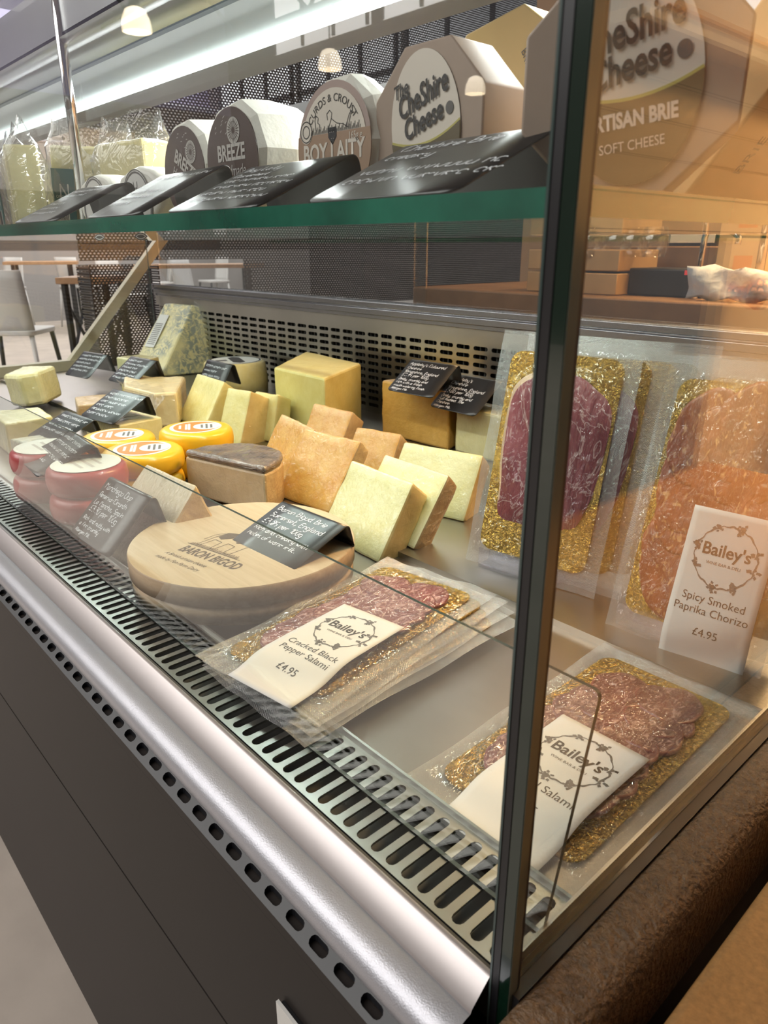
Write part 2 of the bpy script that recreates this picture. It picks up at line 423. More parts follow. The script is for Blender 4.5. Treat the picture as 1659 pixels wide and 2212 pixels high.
def tag(o, label, cat, group=None, kind=None):
    o['label'] = label; o['category'] = cat
    if group: o['group'] = group
    if kind: o['kind'] = kind
    return o
def struct(o):
    o['kind'] = 'structure'; return o
def copy_tree(o, parent=None):
    c = o.copy(); COL.objects.link(c)
    if parent: c.parent = parent
    for ch in list(o.children): copy_tree(ch, c)
    return c
def rrect(wd, h, r, n=6, cx=0, cy=0):
    p = []
    for sx, sy, a0 in ((1, 1, 0), (-1, 1, 90), (-1, -1, 180), (1, -1, 270)):
        for i in range(n + 1):
            a = R(a0 + 90 * i / n)
            p.append((cx + sx * (wd / 2 - r) + r * cos(a), cy + sy * (h / 2 - r) + r * sin(a)))
    return p
def ellipse(rx, ry, n=40, cx=0, cy=0): return [(cx + rx * cos(2 * pi * i / n), cy + ry * sin(2 * pi * i / n)) for i in range(n)]
def disc(name, poly, z, mat, parent, xf=None, t=0.0003):
    b = MB()
    if xf: b.x = xf
    b.prism(poly, z, z + t)
    return b.build(name, mat, parent)

# ---- lettering
def text_bm(bm, s, size, x=0, y=0, z=0, align='CENTER', sx=1.0, shear=0.0, bold=0.0, arc=None, xf=None, rot=0):
    cu = bpy.data.curves.new('t', 'FONT'); cu.body = s; cu.size = size; cu.align_x = align; cu.shear = shear; cu.offset = bold
    cu.resolution_u = 3
    ob = bpy.data.objects.new('t', cu); COL.objects.link(ob)
    bpy.context.view_layer.update()
    me = bpy.data.meshes.new_from_object(ob.evaluated_get(bpy.context.evaluated_depsgraph_get()))
    n0 = len(bm.verts)
    bm.from_mesh(me); bm.verts.ensure_lookup_table()
    for v in bm.verts[n0:]:
        px, py = v.co.x * sx, v.co.y
        if arc:
            a = px / arc; px, py = (abs(arc) + (py if arc > 0 else -py)) * sin(a) * (1 if arc > 0 else -1), (arc + py) * cos(a)
            if arc < 0: px = (abs(arc) - py) * sin(-a) * -1 * -1
        if rot: px, py = px * cos(rot) - py * sin(rot), px * sin(rot) + py * cos(rot)
        v.co = (xf or Matrix.Identity(4)) @ Vector((px + x, py + y, z))
    bpy.data.objects.remove(ob); bpy.data.meshes.remove(me); bpy.data.curves.remove(cu)
def lettering(items, mat, parent, xf=None, name='lettering'):
    bm = bmesh.new()
    for it in items: text_bm(bm, xf=xf, **it)
    me = bpy.data.meshes.new(name); bm.to_mesh(me); bm.free()
    me.materials.append(M[mat])
    o = bpy.data.objects.new(name, me); COL.objects.link(o); o.parent = parent
    return o
# hand lettering: strokes on a small grid, each point two hex digits (x, y); baseline at y=3, small letters to 7, capitals to A
G = {'a': '4737160504133345 474453', 'b': '0A03 062747453423 13 0304', 'c': '463717060413334', 'd': '463717060413334 4A4453', 'e': '0535463717060413344',
     'f': '493A2A1813 0636', 'g': '46371706041333 4541301001', 'h': '0A03 0627374643', 'i': '1713 1918', 'j': '27212010 2928', 'k': '0A03 370543',
     'l': '0A0413', 'm': '0703 0627363 3306 3657666 3', 'n': '0703 0627374643', 'o': '17060413334446371', 'p': '0700 062747463413', 'q': '46371706041333 4740',
     'r': '0703 062737', 's': '37170625343313', 't': '1A141333 0737', 'u': '0704133344 4743', 'v': '072347', 'w': '0713254367', 'x': '0743 4703', 'y': '0704133344 47413010',
     'z': '07470343', 'A': '032A53 1646', 'B': '0A03 0A3A484717 0737564413 03', 'C': '594A1A070513 3354', 'D': '0A03 0A3A58553303', 'E': '4A0A0343 0737', 'F': '4A0A03 0737',
     'G': '594A1A07051333545636', 'L': '0A0343', 'M': '030A374A 43', 'N': '030A434A', 'P': '0A03 0A3A49473606', 'R': '0A03 0A3A48473606 2643', 'S': '493A1A0817374513 03',
     'T': '0A5A 2A23', 'Z': '0A4A0343', 'H': '0A03 4A43 0747', 'Y': '0A27 4A13', 'I': '1A13', 'O': '1A070413334649 3A1A',
     '0': '1A080513334648 3A1A', '1': '082A23', '2': '092A4948 0343', '3': '0A3A38174745 3313 04', '4': '2A0545 3A33', '5': '4A0A07374533 13', '6': '3A1A070413334537 06',
     '7': '0A4A13', '8': '1A0947453313 0447493A1A', '9': '48171839 4A4733', '.': '1314', ',': '241301', ':': '1314 1617', "'": '1A18', '-': '0626', '+': '2623 0545',
     '£': '493A1916 13030343 0636', '&': '43185A 3A18040313345'}
def hand(lines, parent, xf, wd, size, lead, width=0.0011, slant=0.18, top=0.0, left=0.0, seed=0, name='handwriting'):
    rnd = random.Random(seed); b = MB(); b.x = xf; u = size / 7.0; y = top
    for ln in lines:
        txt, sc = (ln if isinstance(ln, tuple) else (ln, 1.0))
        x = left
        k = u * sc
        for ch in txt:
            if ch == ' ': x += 3.6 * k; continue
            mx = 0
            for st in G.get(ch, '').split():
                pts = []
                for i in range(0, len(st) - 1, 2):
                    gx, gy = int(st[i], 16), int(st[i + 1], 16); mx = max(mx, gx)
                    pts.append(Vector((gx + rnd.uniform(-.25, .25), gy - 3 + rnd.uniform(-.25, .25), 0)))
                if len(pts) < 2: continue
                P = []
                for i in range(len(pts) - 1):
                    a, c, d, e = pts[max(i - 1, 0)], pts[i], pts[i + 1], pts[min(i + 2, len(pts) - 1)]
                    for t in (0, .33, .66):
                        P.append(0.5 * ((2 * c) + (d - a) * t + (2 * a - 5 * c + 4 * d - e) * t * t + (3 * c - a - 3 * d + e) * t ** 3))
                P.append(pts[-1])
                P = [Vector((x + (p.x + p.y * slant) * k, y + p.y * k, 0)) for p in P]
                vs = []; fs = []
                for i, p in enumerate(P):
                    t = P[min(i + 1, len(P) - 1)] - P[max(i - 1, 0)]
                    t = t.normalized() if t.length > 1e-9 else Vector((1, 0, 0))
                    nn = Vector((-t.y, t.x, 0)) * width / 2
                    vs += [p + nn, p - nn]
                    if i: fs.append((2 * i - 2, 2 * i - 1, 2 * i + 1, 2 * i))
                b.add(vs, fs)
            x += (mx + 1.5) * k
        y -= lead * sc
    if not b.f: return None
    return b.build(name, 'white_ink', parent)
def scribble(n, seed, wd=7):
    rnd = random.Random(seed); out = []
    for i in range(n):
        out.append(' '.join(''.join(rnd.choice('nuvwmc') for _ in range(rnd.randint(3, 7))) for _ in range(rnd.randint(2, 3)))[:16])
    return out

# ------------------------------------------------------------------ slotted sheet: a plate with stadium holes, mapped by f(u, v)
def slot_cell(pu, pv, hl, hr, along):
    bm = bmesh.new()
    o = [bm.verts.new(p) for p in ((0, 0, 0), (pu, 0, 0), (pu, pv, 0), (0, pv, 0))]
    es = [bm.edges.new((o[i], o[(i + 1) % 4])) for i in range(4)]
    ring = []
    for sgn, a0 in ((1, -90), (-1, 90)):
        for i in range(6):
            a = R(a0 + 36 * i); cx = sgn * hl + hr * cos(a); cy_ = hr * sin(a)
            x, y = (cx, cy_) if along == 'u' else (-cy_, cx)
            ring.append(bm.verts.new((pu / 2 + x, pv / 2 + y, 0)))
    es += [bm.edges.new((ring[i], ring[(i + 1) % 12])) for i in range(12)]
    bmesh.ops.triangle_fill(bm, use_beauty=True, use_dissolve=False, edges=es)
    bm.verts.index_update()
    V = [tuple(v.co) for v in bm.verts]; F = [[v.index for v in f.verts] for f in bm.faces]; ri = [v.index for v in ring]
    bm.free()
    return V, F, ri
def slotted(b, nu, nv, pu, pv, hl, hr, along, f, depth, u0=0, v0=0, stagger=False):
    V, F, ri = slot_cell(pu, pv, hl, hr, along)
    for j in range(nv):
        for i in range(nu):
            ou, ov = u0 + i * pu, v0 + j * pv
            vs = [f(x + ou, y + ov, 0) for x, y, z in V] + [f(V[k][0] + ou, V[k][1] + ov, -depth) for k in ri]
            n = len(V); fs = [list(q) for q in F]
            for k in range(12): fs.append([ri[k], ri[(k + 1) % 12], n + (k + 1) % 12, n + k])
            b.add(vs, fs)

# ================================================================== SETTING
b = MB(); b.box((-24, -14, -0.1), (6, 16, 0)); struct(b.build('floor', 'floor_screed'))
b = MB()
b.box((-15.1, -12, 0), (-15, 14, 1.3), 0); b.box((-15.1, -12, 1.3), (-15, 14, 2.35), 1); b.box((-15.1, -12, 2.35), (-15, 14, 4.0), 2); b.box((-15.1, -12, 4.0), (-15, 14, 6), 3)
struct(b.build('wall_left', ['wall_grey', 'wall_dark', 'wall_grey', 'wall_lilac']))
b = MB(); b.box((-15, -9.1, 0), (4, -9, 6)); struct(b.build('wall_front', 'wall_dark'))
for i in range(4):  # clerestory windows high in the front wall
    x = -13.2 + 3.1 * i
    b = MB(); b.box((x, -9.0, 4.85), (x + 2.8, -8.97, 5.95)); o = struct(b.build('window_%d' % (i + 1), 'daylight_pane'))
    b = MB()
    for k in range(4): b.box((x + 0.91 * k, -8.97, 4.85), (x + 0.91 * k + .06, -8.93, 5.95))
    b.box((x, -8.97, 5.35), (x + 2.8, -8.93, 5.41)); b.build('window_frame', 'truss_dark', o)
b = MB(); b.box((-15, 8.5, 0), (-3, 8.6, 6)); struct(b.build('wall_back', 'wall_grey'))
for i in range(3):  # added glowing panes and frames that brighten the holes of the perforated screen
    x = -14.5 + 2.75 * i
    b = MB(); b.box((x, 8.46, 1.55), (x + 2.6, 8.5, 5.2)); o = struct(b.build('window_%d' % (i + 5), 'added_glow'))
    b = MB()
    for k in range(4): b.box((x + 0.84 * k, 8.42, 1.55), (x + 0.84 * k + .07, 8.46, 5.2))
    for z in (1.55, 2.7, 3.9, 5.1): b.box((x, 8.42, z), (x + 2.6, 8.46, z + .08))
    b.build('window_frame', 'truss_dark', o)
b = MB(); b.box((-6.1, 8.38, 1.9), (-3.3, 8.42, 4.6)); tag(b.build('purple_wash_panel', 'purple_wash'), 'purple glowing panel put in for the light wash on the rear hall wall, behind the perforated steel', 'screen')  # glow panel put in for purple stage light washing the wall
b = MB(); b.box((-2.5, 3.2, 0), (1.2, 3.3, 3.2)); struct(b.build('wall_bar', 'wall_warm'))
b = MB(); b.box((-15, -9, 6.0), (4, 8.6, 6.1)); struct(b.build('ceiling', 'ceiling_grey'))
for i, (y, z, r, mt) in enumerate(((4.0, 3.72, 0.05, 'pipe_grey'), (4.0, 3.30, 0.03, 'pipe_grey'), (4.0, 2.98, 0.03, 'pipe_grey'))):
    b = MB(); b.tube([(-13.6, 0.5, z), (-13.6, 13, z + 0.15)], r, 8, 0)
    tag(b.build('rail_pipe', mt), ('thick grey pipe along the far hall wall, uppermost', 'thin grey pipe halfway up the far hall wall', 'thin grey pipe lowest of the three on the far hall wall')[i], 'pipe', 'pipes on the far wall')
# roof trusses above the customer side, seen mirrored in the front glass
for i in range(3):
    y = -3.6 - i * 1.9; b = MB()
    b.tube([(-13, y, 5.5), (3, y, 5.5)], 0.05, 6); b.tube([(-13, y, 4.7), (3, y, 4.7)], 0.05, 6)
    for k in range(16):
        b.tube([(-13 + k, y, 4.7 if k % 2 else 5.5), (-12 + k, y, 5.5 if k % 2 else 4.7)], 0.03, 6)
    tag(b.build('roof_truss', 'truss_dark'), ('dark steel roof truss nearest the counter, mirrored in the glass', 'dark steel roof truss in the middle of the hall, mirrored', 'dark steel roof truss farthest from the counter, mirrored')[i], 'truss', 'roof trusses')
# pendant lamps over the customer side (mirrored in the upright front glass)
for i, (x, y, z) in enumerate(((-6.9, -3.15, 3.18), (-6.85, -5.30, 3.17), (-6.6, -7.38, 3.15))):
    t = thing('pendant_lamp', ('glowing white pendant lamp, largest and leftmost of the three mirrored in the glass', 'glowing pendant lamp mirrored in front of the perforated screen', 'glowing pendant lamp mirrored over the grey octagonal box')[i], 'lamp', (x, y, z), group='pendant lamps')
    b = MB(); b.lathe([(0.125, 0), (0.128, 0.03), (0.118, 0.10), (0.085, 0.17), (0.045, 0.19), (0.0, 0.19)], 28); b.build('lamp_shade', 'lamp_shade', t, True)
    b = MB(); b.lathe([(0.05, 0.19), (0.045, 0.25), (0.0, 0.26)], 16); b.tube([(0, 0, 0.25), (0, 0, 1.7)], 0.008, 6); b.build('cord', 'metal_black', t)
# perforated steel screen behind the counter
b = MB(); b.box((-4.31, 1.40, 1.30), (-4.30, 2.5, 4.2)); b.box((-4.31, 2.5, 0.96), (-4.30, 8.3, 4.2))
tag(b.build('perforated_screen', 'perforated_steel'), 'dark perforated steel screen standing behind the counter', 'screen')

b = MB(); b.box((-4.71, 1.52, 0.0), (-4.70, 1.98, 1.27)); b.box((-4.71, 1.52, 0.0), (-4.5, 1.53, 1.27)); b.box((-4.71, 1.97, 0.0), (-4.5, 1.98, 1.27))
tag(b.build('perforated_stand', 'perforated_steel'), 'low perforated steel stand seen left of the wooden brace', 'stand')
# ---- hall chairs and tables
def make_chair(loc, rz, label):
    t = thing('bar_chair', label, 'chair', loc, (0, 0, rz), 'white hall chairs')
    b = MB()
    P = []
    for i in range(7):
        zz = 0.70 + 0.50 * i / 6
        P.append([(0.26 * (j - 4) / 4 * (1 - 0.06 * i / 6), -0.22 - 0.06 * i / 6 + 0.05 * ((j - 4) / 4) ** 2, zz) for j in range(9)])
    b.grid(P); b.build('backrest', 'chair_white', t, True, solid=0.018)
    b = MB(); b.prism(rrect(0.54, 0.48, 0.07), 0.685, 0.725); b.build('seat', 'chair_white', t, bevel=0.008)
    for sx in (-1, 1):
        for sy in (-1, 1):
            b = MB(); b.tube([(sx * 0.23, sy * 0.19, 0.70), (sx * 0.29, sy * 0.25, 0.0)], [0.022, 0.014], 8)
            b.build('leg', 'chair_white' if sy < 0 else 'metal_black', t, True)
    return t
CH = [((-6.62, 1.62, 0), 48, 'white bar chair at the far left, nearest to the counter end'),
      ((-13.6, 4.75, 0), 25, 'white bar chair behind the black-legged table, seen past the glass end'),
      ((-10.6, 4.3, 0), -60, 'white bar chair tucked under the long wooden table, left end'),
      ((-10.3, 5.3, 0), -60, 'white bar chair tucked under the long wooden table, right end'),
      ((-13.9, 3.6, 0), 200, 'white bar chair at the far table against the left edge'),
      ((-13.8, 6.4, 0), 160, 'white bar chair far back behind the long table'),
      ((-13.8, 7.6, 0), 180, 'white bar chair far back near the screen')]
ch0 = None
for loc, rz, lb in CH:
    if ch0 is None: ch0 = make_chair(loc, R(rz), lb)
    else:
        c = copy_tree(ch0); c.location = loc; c.rotation_euler = (0, 0, R(rz)); c['label'] = lb
def make_table(loc, rz, L, Wd, label):
    t = thing('bar_table', label, 'table', loc, (0, 0, rz), 'tall hall tables')
    b = MB(); b.box((-L / 2, -Wd / 2, 1.10), (L / 2, Wd / 2, 1.15)); b.build('tabletop', 'table_wood', t, bevel=0.006)
    for s in (-1, 1):
        b = MB()
        for q in (-1, 1): b.tube([(s * L * 0.38, q * Wd * 0.4, 1.10), (s * L * 0.38, q * Wd * 0.4, 0)], 0.03, 6)
        b.tube([(s * L * 0.38, -Wd * 0.4, 0.95), (s * L * 0.38, Wd * 0.4, 0.55)], 0.014, 6)
        b.tube([(s * L * 0.38, Wd * 0.4, 0.95), (s * L * 0.38, -Wd * 0.4, 0.55)], 0.014, 6)
        b.build('leg_frame', 'metal_black', t)
    return t
make_table((-6.02, 2.12, 0), R(50), 0.42, 0.5, 'tall wooden table with black crossed legs beside the nearest white chair')
make_table((-9.4, 4.9, 0), R(67), 1.75, 0.6, 'long tall wooden table with black crossed legs in mid hall')
make_table((-12.9, 3.95, 0), R(67), 1.1, 0.6, 'small tall table far back at the left edge')

# ---- bar behind the case (seen through the rear sliding glass)
b = MB(); b.box((-1.75, 1.62, 0), (0.38, 2.35, 1.245)); tag(b.build('back_bar', 'wood_bar', bevel=0.006), 'dark brown wooden back bar behind the display case', 'bar counter')
t = thing('wooden_crate', 'brown wooden crate standing on the back bar, left of the black till', 'crate', (-1.15, 1.80, 1.246))
b = MB(); b.box((-0.16, -0.10, 0), (0.16, 0.12, 0.06)); b.build('lower_slat', 'wood_crate', t, bevel=0.003)
b = MB(); b.box((-0.16, -0.10, 0.066), (0.16, 0.12, 0.125)); b.build('upper_slat', 'wood_crate', t, bevel=0.003)
t = thing('card_till', 'low black till with a red light on the back bar', 'till', (-0.87, 1.84, 1.246))
b = MB(); b.box((-0.12, -0.08, 0), (0.10, 0.08, 0.075)); b.build('body', 'metal_black', t, bevel=0.005)
b = MB(); b.box((0.05, -0.083, 0.06), (0.085, -0.07, 0.072)); b.build('indicator', 'screen_red', t)
t = thing('picture_frame', 'small white picture in a black frame leaning on the bar wall', 'picture', (-0.95, 2.02, 1.38))
b = MB(); b.box((-0.07, 0, 0), (0.09, 0.015, 0.125)); b.build('frame', 'metal_black', t, bevel=0.002)
b = MB(); b.box((-0.06, -0.003, 0.010), (0.08, 0, 0.115)); b.build('print', 'label_paper', t)
b = MB(); b.box((-1.30, 1.98, 1.246), (-0.40, 2.30, 1.38)); tag(b.build('back_shelf', 'wood_bar', bevel=0.004), 'raised brown shelf at the rear of the back bar', 'shelf')
b = MB(); b.tube([(-0.775, 1.74, 1.246), (-0.772, 1.745, 1.40), (-0.768, 1.75, 1.430), (-0.755, 1.755, 1.440), (-0.70, 1.76, 1.412), (-0.688, 1.76, 1.400), (-0.690, 1.76, 1.385)], 0.0085, 10)
tag(b.build('drain_rail', 'chrome', smooth=True), 'bent chrome rail rising from the back bar', 'rail')
b = MB(); pts = [(-0.640, 1.80, 1.246), (-0.640, 1.80, 1.46)] + [(-0.640 + 0.05 * (1 - cos(R(a))), 1.80, 1.46 + 0.05 * sin(R(a))) for a in range(20, 181, 20)]
b.tube(pts, 0.012, 10); tag(b.build('bar_tap', 'chrome', smooth=True), 'tall chrome swan neck tap on the back bar', 'tap')
t = thing('paper_box', 'cream cardboard box with an orange label behind the bent chrome rail', 'box', (-0.735, 1.88, 1.246))
b = MB(); b.box((-0.06, 0, 0), (0.06, 0.08, 0.225)); b.build('carton', 'carton_kraft', t, bevel=0.003)
b = MB(); b.box((-0.01, -0.001, 0.075), (0.04, 0, 0.11)); b.build('sticker', 'label_orange', t)
b = MB()
P = [[(-0.16 + 0.36 * j / 12, 0.015 * sin(j * 1.3 + i), 0.001 + 0.085 * i / 5 - 0.02 * (j / 12) * (i / 5) + 0.006 * sin(j * 2 + i * 2)) for j in range(13)] for i in range(6)]
b.x = Matrix.Translation((-0.62, 1.70, 1.248)); b.grid(P)
tag(b.build('plastic_bag', 'bag_white', smooth=True, solid=0.004), 'crumpled white plastic bag lying on the back bar', 'bag')
t0 = None
for i, (x, y) in enumerate(((-1.10, 1.72), (-1.03, 1.75), (-0.975, 1.75), (-0.915, 1.75))):
    lb = ('hanging wine glass nearest the dark corner edge', 'second hanging wine glass from the dark corner edge', 'third hanging wine glass from the dark corner edge', 'hanging wine glass in front of the framed picture')[i]
    if t0 is None:
        t0 = thing('wine_glass', lb, 'wine glass', (x, y, 1.352), group='wine glasses hanging upside down')
        b = MB(); b.lathe([(0.030, 0), (0.038, 0.03), (0.036, 0.055), (0.018, 0.078), (0.005, 0.088)], 24); b.build('bowl', 'wine_glass_clear', t0, True, solid=0.0015)
        b = MB(); b.tube([(0, 0, 0.085), (0, 0, 0.192)], 0.004, 8); b.build('stem', 'wine_glass_clear', t0, True)
        b = MB(); b.lathe([(0.004, 0.19), (0.034, 0.197), (0.034, 0.199), (0, 0.2)], 24); b.build('foot', 'wine_glass_clear', t0, True)
    else:
        c = copy_tree(t0); c.location = (x, y, 1.352); c['label'] = lb
b = MB()
b.box((-1.30, 1.70, 1.553), (-0.75, 1.712, 1.560)); b.box((-1.30, 1.79, 1.553), (-0.75, 1.802, 1.560)); b.box((-1.30, 1.70, 1.56), (-0.75, 1.802, 1.575))
for x in (-1.28, -0.77): b.box((x, 1.74, 1.575), (x + 0.012, 1.752, 3.2))
tag(b.build('glass_rack', 'wood_bar'), 'wooden hanging rack the wine glasses are slotted into', 'rack')

# ---- warm cupboard beside the camera (mirrored in the end glass)
t = thing('plank_cupboard', 'warm wooden plank cupboard beside the case, mirrored in the end glass', 'cupboard', (0.46, 0, 0))
b = MB(); b.box((0, 0.40, 1.40), (0.03, 3.1, 1.66)); b.build('plank_panel', 'plank_wall', t)
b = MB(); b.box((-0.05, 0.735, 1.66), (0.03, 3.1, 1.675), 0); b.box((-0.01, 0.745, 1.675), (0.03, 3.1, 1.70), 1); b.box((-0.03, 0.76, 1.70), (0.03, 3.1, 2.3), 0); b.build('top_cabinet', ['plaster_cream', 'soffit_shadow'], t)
b = MB(); b.box((0, 1.20, 0.20), (0.03, 3.1, 1.395)); d = b.build('door', 'plaster_cream', t)
b = MB(); b.x = Matrix.Translation((0, 1.23, 1.295)) @ Matrix.Rotation(R(-90), 4, 'Y'); b.lathe([(0.0, 0), (0.022, 0.0), (0.014, 0.012), (0.012, 0.03), (0.022, 0.036), (0.030, 0.05), (0.028, 0.066), (0.015, 0.075), (0, 0.077)], 24); b.build('knob', 'copper', d, True)

# ================================================================== DISPLAY CASE
XL = -2.42          # far end
case = thing('display_case', 'long glass-fronted refrigerated deli display case with steel interior', 'display case')
b = MB(); b.box((XL, -0.05, 0.16), (0.0, -0.03, 0.700)); b.box((XL, -0.05, 0.704), (0, -0.03, 0.924)); b.box((XL, -0.03, 0.16), (0, 0.95, 0.90))
b.build('front_panel', 'panel_brown', case)
b = MB(); b.box((XL, 0.03, 0.0), (-0.02, 0.92, 0.16)); b.build('plinth', 'void_black', case)
# vent strip with oval holes
b = MB(); sl = Vector((0, 0.015, 0.009)); L_ = sl.length; sd = sl.normalized()
def fs(u, v, d): return (XL + u, -0.0505 + sd.y * v, 0.9242 + sd.z * v + d)
nn = int(-XL / 0.0278)
slotted(b, nn, 1, 0.0278, L_, 0.0053, 0.0042, 'u', fs, 0.006)
b.build('vent_strip', 'strip_black', case)
b = MB(); b.add([(XL, -0.0495, 0.912), (-.001, -0.0495, 0.912), (-.001, -0.028, 0.9265), (XL, -0.028, 0.9265)], [(0, 1, 2, 3)]); b.build('vent_backing', 'void_black', case, solid=0.002)  # black sheet put in for the darkness behind the vent holes
# rail profile, extruded along the front
def extrude_profile(prof, x0, x1, name, mat, smooth=True):
    b = MB(); n = 24
    b.grid([[(x0 + (x1 - x0) * i / n, y, z) for i in range(n + 1)] for y, z in prof])
    return b.build(name, mat, case, smooth)
extrude_profile([(-0.032, 0.928), (-0.040, 0.934), (-0.043, 0.941), (-0.042, 0.948), (-0.037, 0.954), (-0.030, 0.9575), (-0.022, 0.9595), (-0.018, 0.9600)], XL, -0.012, 'bumper_rail', 'silver_bumper')
extrude_profile([(-0.018, 0.9600), (-0.017, 0.9625), (-0.003, 0.9755), (-0.001, 0.977), (0.0015, 0.977)], XL, -0.012, 'rail_slope', 'silver_flat')
extrude_profile([(0.0015, 0.9765), (0.002, 0.968), (0.0055, 0.968), (0.006, 0.975)], XL, -0.012, 'gasket', 'gasket_black', False)
# air grille
b = MB()
def fg(u, v, d): return (-0.012 - u, 0.006 + v, 0.975 + d)
ng = 150
slotted(b, ng, 1, 0.0158, 0.070, 0.0265, 0.0046, 'v', fg, 0.0022)
b.build('air_grille', 'steel', case)
b = MB(); b.box((XL, 0.004, 0.935), (-0.006, 0.080, 0.940)); b.box((XL, 0.002, 0.935), (-0.006, 0.005, 0.9745)); b.build('air_channel', 'channel_grey', case)
extrude_profile([(0.076, 0.975), (0.0775, 0.979), (0.0795, 0.9795), (0.081, 0.968), (0.0815, 0.9665)], XL, -0.008, 'deck_lip', 'steel', False)
b = MB(); b.box((XL, 0.0815, 0.955), (-0.006, 0.972, 0.9665)); b.box((XL, 0.39, 0.9665), (-0.006, 0.972, 0.975)); b.build('deck', 'steel_deck', case)
b = MB(); b.box((-0.008, 0.0, 0.945), (-0.0055, 0.96, 0.984)); b.build('deck_side_edge', 'steel', case)
# rear perforated steel wall
b = MB()
def fr(u, v, d): return (-0.03 - u, 0.962 - d, 0.985 + v)
slotted(b, 47, 11, 0.0504, 0.0178, 0.0155, 0.0046, 'u', fr, 0.002)
b.box((XL, 0.962, 0.966), (-0.006, 0.9635, 0.985)); b.box((XL, 0.962, 1.1808), (-0.006, 0.9635, 1.225)); b.box((-0.03, 0.962, 0.985), (-0.006, 0.9635, 1.1808))
b.build('rear_wall', 'steel', case)
b = MB(); b.box((XL, 0.985, 0.96), (-0.006, 0.99, 1.225)); b.build('coil_cover', 'channel_grey', case)
b = MB()
for i in range(150): x = -0.03 - i * 0.0158; b.box((x, 0.970, 0.975), (x - 0.003, 0.984, 1.20))
b.build('coil_fins', 'channel_grey', case)
# rear ledge with tracks
b = MB()
b.box((XL, 0.955, 1.212), (-0.006, 1.00, 1.222)); b.box((XL, 0.948, 1.222), (-0.006, 1.03, 1.236)); b.box((XL, 0.952, 1.236), (-0.006, 1.03, 1.240)); b.box((XL, 0.950, 1.240), (-0.006, 0.957, 1.252)); b.box((XL, 0.972, 1.240), (-0.006, 0.978, 1.249)); b.box((XL, 1.0, 1.240), (-0.006, 1.03, 1.249))
b.build('rear_ledge', 'steel_ledge', case, bevel=0.0012)
# sliding rear doors
b = MB(); b.box((XL + 0.02, 0.980, 1.241), (-1.05, 0.985, 1.70)); b.build('rear_door', 'glass_rear', case)
b = MB(); b.box((-1.10, 0.990, 1.241), (-0.008, 0.995, 1.70)); b.build('rear_door', 'glass_rear', case)
# glass panes
def pane(name, a, c, mats, parent, bevel=0):
    b = MB(); (x0, y0, z0), (x1, y1, z1) = a, c
    V = [(x0, y0, z0), (x1, y0, z0), (x1, y1, z0), (x0, y1, z0), (x0, y0, z1), (x1, y0, z1), (x1, y1, z1), (x0, y1, z1)]
    big = min(range(3), key=lambda i: c[i] - a[i])
    for f, ax in (((0, 3, 2, 1), 2), ((4, 5, 6, 7), 2), ((0, 1, 5, 4), 1), ((2, 3, 7, 6), 1), ((1, 2, 6, 5), 0), ((3, 0, 4, 7), 0)):
        b.add([V[i] for i in f], [(0, 1, 2, 3)], 0 if ax == big else 1)
    return b.build(name, mats, parent)
pane('end_glass', (-0.006, 0.006, 0.976), (0.0, 0.945, 1.74), ['glass_clear', 'edge_green'], case)
pane('end_glass', (XL, 0.008, 0.976), (XL + 0.008, 0.945, 1.74), ['glass_clear', 'edge_teal'], case)
pane('front_glass', (XL, -0.003, 1.3895), (-0.010, 0.003, 1.74), ['glass_clear', 'edge_emerald'], case)
# corner edge strips (ground glass edges and dark seal of the near corner)
b = MB(); b.box((-0.0095, -0.0035, 0.93), (0.0030, 0.003, 1.76), 0); b.box((-0.0102, -0.0045, 0.93), (-0.0088, 0.003, 1.76), 1); b.box((0.0024, -0.003, 0.93), (0.0034, 0.004, 1.76), 2)
b.box((-0.0088, -0.0040, 0.93), (-0.004, -0.0034, 1.76), 3); b.box((-0.004, 0.003, 0.93), (0.0032, 0.0065, 1.76), 3)
b.build('corner_edge', ['edge_green', 'edge_teal', 'edge_light', 'gasket_black'], case)
b = MB(); b.box((-0.0075, 0.0, 0.945), (0.008, 0.96, 0.9755)); b.build('end_base_rail', 'gasket_black', case)
# low tilted deflector glass
t_in = R(12.5); dv = Vector((0, sin(t_in), cos(t_in))); dn = Vector((0, -cos(t_in), sin(t_in)))
Ld = 0.166; base = Vector((0, 0.0445, 0.976)); r_ = 0.005; x1, x0 = -0.008, XL + 0.01
pl = [(x0, 0), (x1, 0), (x1, Ld - r_)] + [(x1 - r_ + r_ * cos(R(a)), Ld - r_ + r_ * sin(R(a))) for a in (22, 45, 68)] + [(x1 - r_, Ld), (x0, Ld)]
b = MB(); b.x = Matrix(((1, 0, 0, base.x), (0, dv.y, dn.y, base.y), (0, dv.z, dn.z, base.z), (0, 0, 0, 1)))
b.prism(pl, -0.002, 0.002, side=1); b.build('deflector_glass', ['glass_deflector', 'edge_teal'], case)
# glass shelf, its clip and rods
pane('glass_shelf', (XL + 0.01, 0.028, 1.3915), (-0.014, 0.50, 1.4040), ['glass_shelf', 'edge_emerald'], case)
b = MB(); b.box((-0.026, 0.0165, 1.389), (-0.014, 0.031, 1.4065)); b.build('shelf_clip', 'chrome', case, bevel=0.002)
for x in (-0.925, -1.95):
    b = MB(); b.tube([(x, 0.17, 1.404), (x, 0.17, 1.74)], 0.0068, 14)
    b.build('shelf_rod', 'chrome', case, True)
for x, y in ((-0.93, 0.62),):
    pane('shelf_bracket', (x, 0.50, 1.41), (x + 0.006, 0.90, 1.56), ['acrylic', 'acrylic'], case)
